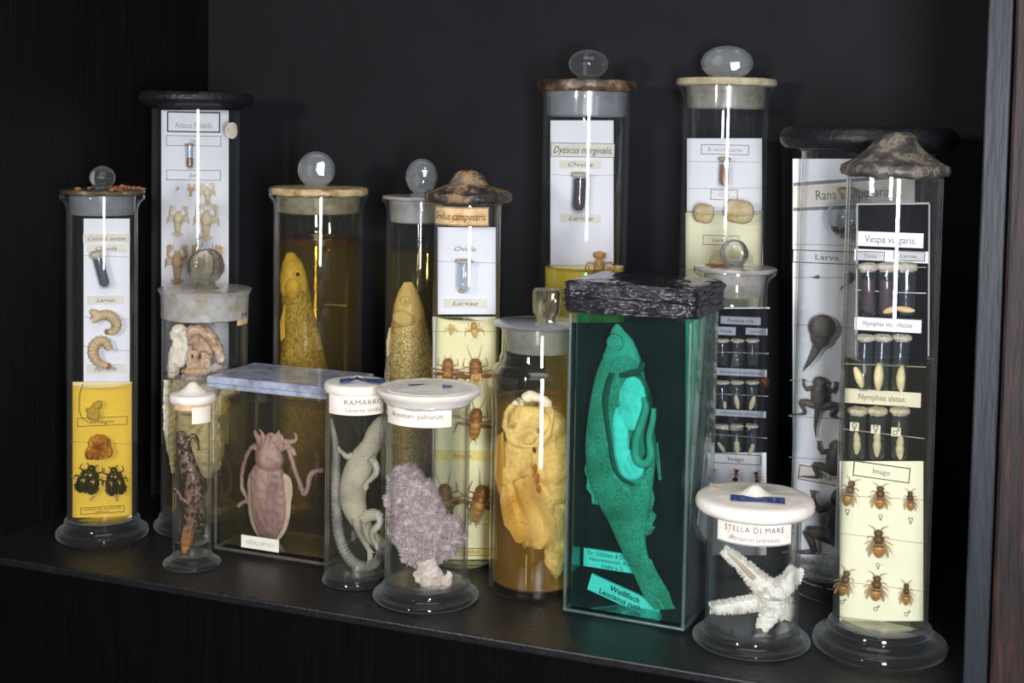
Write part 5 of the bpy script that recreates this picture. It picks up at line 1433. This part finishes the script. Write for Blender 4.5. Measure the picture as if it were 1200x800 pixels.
mb.tube(path(Gj, [(447, 607, 5.4), (445, 614, 4.8), (438, 621, 4.4), (436, 628, 3.8), (440, 637, 2.8), (442, 644, 1.8)], -.0135, .9, 3), 12)
mb.tube(path(Gj, [(418, 606, 6), (419, 616, 5), (422, 626, 4), (428, 636, 3.6), (433, 645, 3)], -.0115, 1, 3), 12)
for (dx, dy) in ((2, 14), (5, 9), (-1, 19), (7, 5), (4, 12)):
    mb.tube(path(Gj, [(432, 643, 1.8), (432 + dx * .6, 643 + dy * .5, 1.2), (432 + dx, 643 + dy, .7)], -.0125), 6)
lz = fuse(mb, .00042, 2)
tp = path(Gj, [(441, 632, 8), (447, 642, 7.6), (446, 652, 7.4), (438, 660, 7.3), (426, 664, 7.2), (413, 658, 7.2), (403, 644, 7), (397, 625, 6.9), (394.5, 602, 6.7), (393.5, 578, 6.3), (393.5, 555, 5.9), (394, 535, 5.2), (393, 518, 4.4), (390, 502, 3.2), (388, 490, 2)], -.001, 1, 8)
tp = [(x, y - (.004 if k < 12 else 0) * (1 - k / 12 if k < 12 else 0), z, a_ * (1 - .2 * (k % 2)), b_ * (1 - .2 * (k % 2))) for k, (x, y, z, a_, b_) in enumerate(tp)]
n0 = len(lz.f)
lz.tube(tp, 16, 1)
go = Gj.thing('lizard', lz, [M['lizard'], M['lizard_tail']], 'pale lizard with its ringed tail looped round, belly to the front, in the RAMARRO jar', 'lizard', angle=60)

# ---- E: newt
Ej = J['E']
def mat_newt():
    m, nt, out = new_mat('spotted_newt_skin')
    co = coord(nt)
    vo = nd(nt, 'ShaderNodeTexVoronoi', {0: coord(nt, (1, 1, .7)), 2: 300.0})
    sp_ = nd(nt, 'ShaderNodeMapRange', {0: vo.outputs[0], 1: .42, 2: .56, 3: 0.0, 4: 1.0})
    ns = nd(nt, 'ShaderNodeTexNoise', {0: co, 2: 120.0, 3: 3.0})
    c = ramp(nt, ns.outputs[0], [(.35, (.10, .055, .042)), (.65, (.24, .14, .10))])
    sx = nd(nt, 'ShaderNodeSeparateXYZ', {0: co})
    gz = nd(nt, 'ShaderNodeMapRange', {0: sx.outputs[2], 1: .006, 2: .024, 3: 1.0, 4: 0.0})
    m1 = nd(nt, 'ShaderNodeMix', {0: sp_.outputs[0], 6: (.035, .020, .014, 1), 7: c}, data_type='RGBA')
    m2 = nd(nt, 'ShaderNodeMix', {0: gz.outputs[0], 6: m1.outputs[2], 7: (.36, .15, .045, 1)}, data_type='RGBA')
    b = nd(nt, 'ShaderNodeBsdfPrincipled', {'Base Color': m2.outputs[2], 'Roughness': .35})
    nt.links.new(b.outputs[0], out.inputs[0]); return m
mb = MB()
mb.tube(path(Ej, [(211, 505, 4), (212, 511, 7.5), (214, 519, 8.6), (217, 528, 8), (219, 540, 9.5), (224, 555, 11), (227.5, 573, 11.8), (227.5, 591, 11), (225, 606, 9.4), (221.5, 620, 7.8), (218.5, 634, 6.6), (217, 643, 4.6), (216.5, 648, 2)], -.001, .72, 4), 20)
for lim in ([(217, 525, 4), (221, 516, 3), (226, 510, 2.6), (231, 515, 2.4), (233, 524, 1.4)], [(213, 528, 3.6), (208, 533, 2.6), (206, 541, 1.6)], [(222, 592, 4), (213, 584, 3), (208, 576, 2.4), (204, 572, 1.4)], [(232, 594, 4), (238, 602, 3), (236, 612, 1.8)]):
    mb.tube(path(Ej, lim, -.005, 1, 3), 10)
    e2 = lim[-1]
    for dx in (-2.5, 0, 2.5): mb.tube(path(Ej, [(e2[0], e2[1], 1.2), (e2[0] + dx, e2[1] + 4, .7)], -.005), 6)
nw = Ej.thing('spotted_newt', rough_up(fuse(mb, .0004, 2), .0003, 400), mat_newt(), 'dark spotted newt with orange tail tip in the small narrow tube', 'newt', angle=60)

# ---- H: soft coral
Hj = J['H']
mb = MB()
lobes = [(476, 566, 20, 12), (466, 585, 13, 12), (490, 580, 20, 14), (478, 602, 22, 16), (500, 600, 20, 16), (492, 622, 24, 18), (514, 618, 17, 14), (470, 625, 12, 12), (528, 622, 14, 12), (538, 628, 9, 9), (510, 640, 16, 14), (484, 645, 14, 13), (498, 655, 13, 12), (526, 640, 11, 10), (533, 615, 9, 8)]
for (x, y, r, d_) in lobes: mb.ell(Hj.at(x, y, -.004), (r * Hj.s, d_ * Hj.s, r * Hj.s), 16, 12)
cor = rough_up(fuse(mb, .0009, 2), .0026, 260)
me = cor.mesh('tmp', [M['ink']])
fl = [(p.center.copy(), p.normal.copy()) for p in me.polygons]
bpy.data.meshes.remove(me)
rnd = random.Random(5)
poly = MB()
for _ in range(3000):
    c, n = rnd.choice(fl)
    if c.z < Hj.z(668): continue
    tg = n.cross(Vector((rnd.uniform(-1, 1), rnd.uniform(-1, 1), rnd.uniform(-1, 1)))).normalized()
    for q in range(3):
        d = (n + Matrix.Rotation(q * 2.1 + rnd.random(), 3, n) @ tg * .8).normalized()
        L = rnd.uniform(2.5, 7.0) * Hj.s; w_ = .8 * Hj.s
        a_ = d.orthogonal().normalized() * w_; b_ = d.cross(a_).normalized() * w_; t_ = c + d * L
        i0 = len(poly.v)
        poly.v += [tuple(c + a_), tuple(c - a_ * .5 + b_ * .87), tuple(c - a_ * .5 - b_ * .87), tuple(t_)]
        poly.f += [(i0, i0 + 1, i0 + 3), (i0 + 1, i0 + 2, i0 + 3), (i0 + 2, i0, i0 + 3)]; poly.m += [0] * 3
M['coral'] = mat_noise('mauve_coral_flesh', [(.35, (.30, .17, .18)), (.55, (.50, .39, .40)), (.75, (.66, .56, .55))], 110, .6, .4, 400, sss=.1)
M['coral_pale'] = mat_noise('pale_coral_polyps', [(.35, (.42, .31, .31)), (.6, (.62, .53, .52)), (.8, (.78, .71, .67))], 150, .6)
M['coral_foot'] = mat_noise('whitish_coral_stalk', [(.35, (.46, .36, .30)), (.6, (.68, .58, .50))], 80, .55, .4, 300, sss=.1)
co2 = Hj.thing('soft_coral', cor, M['coral'], 'mauve feathery soft coral with a pale stalk in the Alcyonium jar', 'coral', angle=80); bb = Hj.last
child(co2, bb, 'polyps', poly, M['coral_pale'])['kind'] = 'stuff'
mb = MB().tube(path(Hj, [(498, 655, 13), (502, 666, 12), (508, 677, 12), (512, 685, 11), (514, 688, 7)], -.011, .6, 4), 18)
mb.tube(path(Hj, [(488, 668, 4), (492, 678, 6), (500, 684, 5), (508, 686, 4)], -.014, .5, 3), 12).tube(path(Hj, [(524, 668, 2), (526, 676, 5), (522, 686, 6), (516, 688, 5)], -.012, .6, 3), 12)
child(co2, bb, 'stalk', rough_up(fuse(mb, .0006, 2), .0012, 330), M['coral_foot'])

# ---- K: yellow fish in amber
Kj = J['K']
def mat_kfish():
    m, nt, out = new_mat('yellowed_fish_flesh')
    co = coord(nt); sx = nd(nt, 'ShaderNodeSeparateXYZ', {0: co})
    ns = nd(nt, 'ShaderNodeTexNoise', {0: co, 2: 42.0, 3: 5.0})
    ad = nd(nt, 'ShaderNodeMath', {0: ns.outputs[0], 1: .05, 2: sx.outputs[2]}, operation='MULTIPLY_ADD')
    gz = nd(nt, 'ShaderNodeMapRange', {0: ad.outputs[0], 1: .085, 2: .125, 3: 0.0, 4: 1.0})
    xr = nd(nt, 'ShaderNodeMapRange', {0: sx.outputs[0], 1: -.012, 2: .008, 3: 0.0, 4: .8})
    mx = nd(nt, 'ShaderNodeMath', {0: gz.outputs[0], 1: xr.outputs[0]}, operation='MAXIMUM')
    n2 = nd(nt, 'ShaderNodeTexVoronoi', {0: co, 2: 260.0})
    sp_ = nd(nt, 'ShaderNodeMapRange', {0: n2.outputs[0], 1: .12, 2: .28, 3: .45, 4: 1.0})
    c1 = ramp(nt, ns.outputs[0], [(.35, (.46, .29, .10)), (.65, (.70, .52, .24))])
    c1b = nd(nt, 'ShaderNodeMix', {0: 1.0, 6: c1, 7: (1, 1, 1, 1)}, data_type='RGBA', blend_type='MULTIPLY'); nt.links.new(sp_.outputs[0], c1b.inputs[7])
    c2 = ramp(nt, ns.outputs[0], [(.35, (.72, .65, .54)), (.65, (.90, .87, .80))])
    m1 = nd(nt, 'ShaderNodeMix', {0: mx.outputs[0], 6: c1b.outputs[2], 7: c2}, data_type='RGBA')
    n3 = nd(nt, 'ShaderNodeTexNoise', {0: co, 2: 160.0, 3: 3.0})
    bp = nd(nt, 'ShaderNodeBump', {0: .4, 1: .002, 'Height': n3.outputs[0]})
    b = nd(nt, 'ShaderNodeBsdfPrincipled', {'Base Color': m1.outputs[2], 'Roughness': .4, 'Normal': bp.outputs[0]})
    nt.links.new(b.outputs[0], out.inputs[0]); return m
kmat = mat_kfish()
mb = MB()
for (x, y, rx, rz, d_, t, dv) in ((617, 486, 24, 21, 20, .2, -.004), (605, 503, 14, 20, 18, -.2, -.006), (640, 502, 24, 26, 20, .1, 0), (650, 545, 25, 46, 20, 0, 0), (604, 548, 20, 52, 18, .12, -.004), (622, 590, 28, 34, 16, -.3, -.003), (654, 628, 15, 52, 14, .05, .004), (600, 470, 0, 0, 0, 0, 0)):
    if rx: mb.ell(Kj.at(x, y, dv), (rx * Kj.s, d_ * Kj.s, rz * Kj.s), 20, 14, 0, Matrix.Rotation(t, 3, 'Y'))
mb.tube(path(Kj, [(614, 466, 4), (624, 464, 5), (636, 468, 5), (645, 480, 4), (646, 497, 3), (638, 515, 3), (628, 530, 2.5)], -.013, .8, 4), 12)
mb.tube(path(Kj, [(606, 470, 3), (596, 480, 4), (592, 495, 4), (597, 512, 4), (610, 522, 4), (625, 522, 4), (634, 512, 3)], -.015, .8, 4), 12)
kb = rough_up(rough_up(fuse(mb, .0009, 2), .0022, 90, 2), .0008, 300, 5)
ko = Kj.thing('preserved_fish', kb, kmat, 'crumpled yellow fish with whitish head hanging in the amber bottle', 'fish', angle=70); bb = Kj.last
M['kfin'] = mat_noise('yellow_fin', [(.35, (.44, .29, .10)), (.65, (.68, .52, .24))], 70, .5, .5, 180, stretch=(1, 1, .3))
child(ko, bb, 'pectoral_fin', sheet(Kj, [(588, 570, 618, 556), (586, 586, 634, 578), (588, 600, 644, 596), (591, 614, 652, 612), (597, 622, 650, 628), (604, 634, 645, 634), (609, 632, 636, 644), (614, 642, 628, 640)], -.0150, .0012, .007, 5, 11), kmat)
child(ko, bb, 'side_fin', sheet(Kj, [(582, 512, 590, 505), (580, 535, 592, 540), (580, 556, 594, 570), (583, 575, 594, 590)], -.012, .0010, .003, 8, 3), M['kfin'])
M['slit'] = flat('rust_red_slit', (.38, .08, .02), .4)
for (x, y, h2) in ((627.5, 549, 6), (630, 561, 7), (632, 573, 5)):
    child(ko, bb, 'gill_slit', MB().ell(Kj.at(x, y, -.0205), (2.4 * Kj.s, .0014, h2 * Kj.s), 10, 8), M['slit'])
child(ko, bb, 'gill_slit', MB().ell(Kj.at(632, 505, -.0195), (2.2 * Kj.s, .0014, 3.2 * Kj.s), 10, 8), M['slit'])
eye(Kj, ko, bb, 600, 498, -.0200, 4.6, flat('cloudy_eye', (.55, .55, .50), .25), flat('cloudy_pupil', (.30, .30, .30), .25))
Kj.thing('hanging_thread', MB().tube(path(Kj, [(617, 650, .5), (616.5, 668, .5), (616, 686, .5)], -.012), 6), M['thread_pale'], 'pale thread hanging under the fish in the amber bottle', 'thread')

# ---- Q: starfish
Qj = J['Q']
M['star'] = mat_noise('ivory_starfish_skin', [(.32, (.56, .50, .40)), (.5, (.78, .75, .66)), (.75, (.88, .87, .80))], 110, .6, .7, 420, bdist=.0015)
arms = [[(902, 694, 17), (890, 682, 13), (876, 668, 9), (862, 655, 6), (852, 647, 4), (848, 644, 2)], [(903, 702, 14), (888, 705, 9.5), (868, 709, 8), (848, 711, 6.5), (832, 711.5, 4)],
        [(905, 695, 15), (916, 688, 12), (926, 679, 10), (932, 670, 8), (934, 665, 4)], [(905, 702, 16), (903, 716, 12), (898, 726, 7.5), (894, 733, 5), (892, 736, 3)], [(908, 700, 15), (917, 706, 11), (921, 716, 8), (920, 726, 4)]]
dv = [-.004, -.010, -.002, -.014, .008]
mb = MB()
arms = [[(x, y, r * .84) for x, y, r in a_] for a_ in arms]
for a_, v_ in zip(arms, dv): mb.tube(path(Qj, a_, v_, .6, 4), 18)
mb.ell(Qj.at(905, 698, -.004), (17 * Qj.s, 10 * Qj.s, 17 * Qj.s), 20, 12)
st = rough_up(fuse(mb, .0007, 2), .0004, 500)
spn = MB(); rnd = random.Random(3)
for a_, v_ in zip(arms, dv):
    pp = path(Qj, a_, v_, .6, 14)
    for i in range(len(pp) - 1):
        p = Vector(pp[i][:3]); T = (Vector(pp[i + 1][:3]) - p).normalized(); N = T.cross(Vector((0, 1, 0))).normalized()
        for sd in (-1, 1):
            for _ in range(6):
                ph = rnd.uniform(-.9, .9); d = (N * sd * math.cos(ph) + Vector((0, -1, 0)) * math.sin(ph) * .8 + T * rnd.uniform(-.1, .5)).normalized()
                q = p + N * sd * math.cos(ph) * pp[i][3] * .9 + Vector((0, -1, 0)) * math.sin(ph) * pp[i][4] * .9; L = rnd.uniform(2.2, 5.5) * Qj.s
                spn.tube([(q.x, q.y, q.z, .00055), (q.x + d.x * L, q.y + d.y * L, q.z + d.z * L, .0002)], 4)
so = Qj.thing('starfish', st, M['star'], 'spiny ivory starfish with arms spread in the STELLA DI MARE jar', 'starfish', angle=70); bb = Qj.last
child(so, bb, 'spines', spn, M['star'])['kind'] = 'stuff'
child(so, bb, 'arm_groove', MB().tube(path(Qj, [(884, 678, 3), (874, 668, 2.6), (862, 656, 1.6), (853, 648, .8)], -.0095, .6, 4), 10), flat('tan_groove', (.52, .36, .24), .6))

# ---- D: dissected organs
Dj = J['D']
def organ(name, mb, stops, label, sc=90, amp=.001, ns=280, vox=.0007):
    return Dj.thing(name, rough_up(rough_up(fuse(mb, vox, 2), amp, ns, len(name)), amp * .5, ns * 2.6, 3), mat_noise(name + '_flesh', stops, sc, .45, .4, 250, sss=.1), label, 'organ', 'organs in the frosted-lid jar', angle=70)
peach = [(.3, (.36, .19, .10)), (.5, (.62, .42, .27)), (.7, (.80, .66, .50))]
cream = [(.3, (.62, .50, .36)), (.5, (.80, .71, .56)), (.7, (.88, .82, .70))]
lilac = [(.3, (.42, .34, .35)), (.5, (.60, .52, .51)), (.7, (.72, .64, .58))]
mb = MB().tube(path(Dj, [(202, 398, 3), (205, 390, 6), (211, 386, 7), (213, 395, 6.5), (208, 408, 8), (205, 422, 8.5), (203, 434, 7), (201, 443, 4)], -.012, .9, 4), 16)
mb.tube(path(Dj, [(213, 388, 5), (217, 400, 4), (215, 416, 4.5), (211, 430, 4)], -.016, .8, 4), 12)
organ('fleshy_roll', mb, cream, 'cream ridged roll of tissue at the left of the frosted-lid jar', 120, .0009, 300)
mb = MB().tube(path(Dj, [(216, 398, 5), (222, 389, 6), (232, 386, 6.5), (243, 391, 7), (252, 402, 6.5), (257, 414, 5.5), (260, 424, 4)], -.010, 1.3, 4), 16)
mb.ell(Dj.at(238, 404, .002), (21 * Dj.s, 6 * Dj.s, 18 * Dj.s), 20, 12)
organ('arched_organ', mb, peach, 'brown arched hollow organ at the top of the frosted-lid jar')
mb = MB()
for (x0, x1, y1, r0) in ((222, 220, 404, 4.5), (230, 229, 410, 4), (236, 240, 412, 4.5), (243, 246, 416, 3.5)):
    mb.tube(path(Dj, [(x0, 432, r0), ((x0 + x1) / 2, 420, r0 * .8), (x1, y1, r0 * .9)], -.011, 1, 4), 12)
mb.ell(Dj.at(232, 434, -.008), (20 * Dj.s, 14 * Dj.s, 7 * Dj.s), 18, 10)
organ('pillar_tissue', mb, peach, 'upright peach strands standing inside the arched organ')
mb = MB()
for (x, y, rx, rz, d_) in ((252, 431, 14, 7, 14), (228, 444, 20, 9, 22), (213, 452, 16, 13, 20), (240, 455, 22, 14, 22)): mb.ell(Dj.at(x, y, -.004), (rx * Dj.s, d_ * Dj.s, rz * Dj.s), 18, 12)
organ('lilac_mass', mb, lilac, 'lilac grey rounded mass of tissue just at the liquid line', 70)
mb = MB()
for (x, y, rx, rz, d_) in ((264, 458, 18, 8, 16), (250, 475, 20, 16, 20), (225, 490, 22, 34, 20), (243, 520, 20, 40, 18), (276, 446, 10, 4, 8)): mb.ell(Dj.at(x, y, -.002), (rx * Dj.s, d_ * Dj.s, rz * Dj.s), 18, 12)
organ('pale_viscera', mb, cream, 'pale yellowish viscera sunk in liquid behind the newt tube', 70, .0016, 180)
mb = MB().tube(path(Dj, [(196, 445, 4), (196, 470, 5), (197, 500, 5), (200, 530, 4), (203, 555, 2)], -.014, .5, 4), 12)
mb.tube(path(Dj, [(202, 450, 4), (204, 480, 4), (202, 510, 3), (205, 540, 1.5)], -.012, .5, 4), 12)
organ('hanging_strip', mb, cream, 'pale strip of tissue hanging down the left side of the frosted-lid jar', 120, .001, 300)

# ---- O: frog life stages on the white card
Oj = J['O']
M['frog'] = mat_noise('dark_frog_skin', [(.35, (.045, .038, .034)), (.55, (.10, .085, .075)), (.75, (.20, .17, .15))], 120, .45, .4, 400)
vO = .004
def tadpole_mb():
    mb = MB().ell((0, -.14, .28), (.20, .14, .22), 18, 12).ell((0, -.12, .12), (.15, .11, .18), 16, 10)
    n = 10
    mb.tube([(-.18 * (k / n) ** 1.5, -.10, .12 - .62 * k / n, .09 * (1 - k / n) + .012, .05 * (1 - k / n) + .006) for k in range(n + 1)], 10)
    return fuse(mb, .014, 2)
def frog_mb(tail=False, tuck=1.0):
    mb = MB().ell((0, -.16, -.02), (.22, .16, .38), 20, 14).ell((0, -.17, .32), (.19, .13, .18), 18, 12).ell((0, -.15, -.25), (.18, .13, .2), 16, 10)
    for sx in (-1, 1):
        mb.ell((sx * .12, -.27, .36), (.05, .04, .05), 10, 8)
        mb.tube([(sx * .17, -.12, .18, .07), (sx * .34, -.13, .10, .055), (sx * .42, -.1, .2, .045), (sx * .44, -.07, .30, .03)], 10)
        for dx in (-.05, 0, .05): mb.tube([(sx * .44, -.07, .28, .022), (sx * .44 + dx, -.05, .38, .014)], 6)
        mb.tube([(sx * .12, -.13, -.30, .11), (sx * .34, -.15, -.24, .10), (sx * .50, -.13, -.24, .07)], 12)
        mb.tube([(sx * .50, -.13, -.24, .065), (sx * .40, -.12, -.42, .06), (sx * .34, -.1, -.56, .045)], 10)
        mb.tube([(sx * .34, -.08, -.56, .045), (sx * .52, -.06, -.60, .035), (sx * .72, -.05, -.62, .024), (sx * .84, -.04, -.66, .016)], 8)
    if tail: mb.tube([(0, -.12, -.3, .10, .07), (-.03, -.1, -.6, .07, .05), (-.06, -.08, -.9, .04, .03), (-.02, -.06, -1.2, .012)], 10)
    return fuse(mb, .014, 2)
gt = 'tadpoles and frogs on the white card'
def frogbug(k, x, y, L, t, lb, cat, nm, wid=1.0): return bug(Oj, k, ['frog'], x, y, L, t, vO, lb, cat, gt, nm, None, 1, wid)
frogbug(tadpole_mb, 955, 325, 11, 1.3, 'tiniest dark tadpole just under the Larva label', 'tadpole', 'tadpole')
frogbug(tadpole_mb, 992, 330, 26, .3, 'second tadpole half hidden behind the wasp cylinder', 'tadpole', 'tadpole')
frogbug(tadpole_mb, 961, 402, 72, .12, 'large round bodied tadpole with long thin tail', 'tadpole', 'tadpole', 1.1)
frogbug(lambda: frog_mb(True), 960, 461, 44, .02, 'froglet with four legs and a tail below the large tadpole', 'frog', 'froglet', .95)
frogbug(frog_mb, 978, 536, 46, .1, 'small tailless frog above the lower Rana label', 'frog', 'frog')
frogbug(frog_mb, 986, 606, 78, .05, 'largest dark frog at the bottom of the white card', 'frog', 'frog')
# round flask of spawn
fr = empty('spawn_flask'); c0 = Oj.at(992, 281, -.012); Oj.put(fr, c0); tag(fr, 'round glass flask of frog spawn hanging between the Rana and Larva labels', 'flask')
k = Oj.s
MB().lathe([(0, 0), (8 * k, 1.5 * k), (18 * k, 8 * k), (24 * k, 20 * k), (24.5 * k, 28 * k), (21 * k, 38 * k), (12 * k, 46 * k), (8 * k, 49 * k), (8 * k, 54 * k), (7 * k, 54 * k), (7 * k, 48 * k), (20 * k, 36 * k), (23 * k, 27 * k), (17 * k, 9 * k), (0, 1.5 * k)], 40).build('glass_bulb', M['vial_glass'], fr)
MB().lathe([(0, 49 * k), (6.8 * k, 49 * k), (6.8 * k, 54 * k), (10 * k, 54.5 * k), (11 * k, 58 * k), (6 * k, 61 * k), (0, 61 * k)], 24, 0, .0004).build('cap', M['cork'], fr)
mb = MB(); rnd = random.Random(9)
for _ in range(90):
    a_ = rnd.uniform(0, 6.283); rr = 17 * k * math.sqrt(rnd.random()); mb.ell((rr * math.cos(a_), rr * math.sin(a_) * .9, (3 + 9 * (rr / (17 * k)) ** 2 + rnd.uniform(0, 5)) * k), (1.9 * k,) * 3, 7, 5)
sp_ = mb.build('spawn', flat('dark_spawn', (.09, .06, .05), .5), fr); sp_['kind'] = 'stuff'
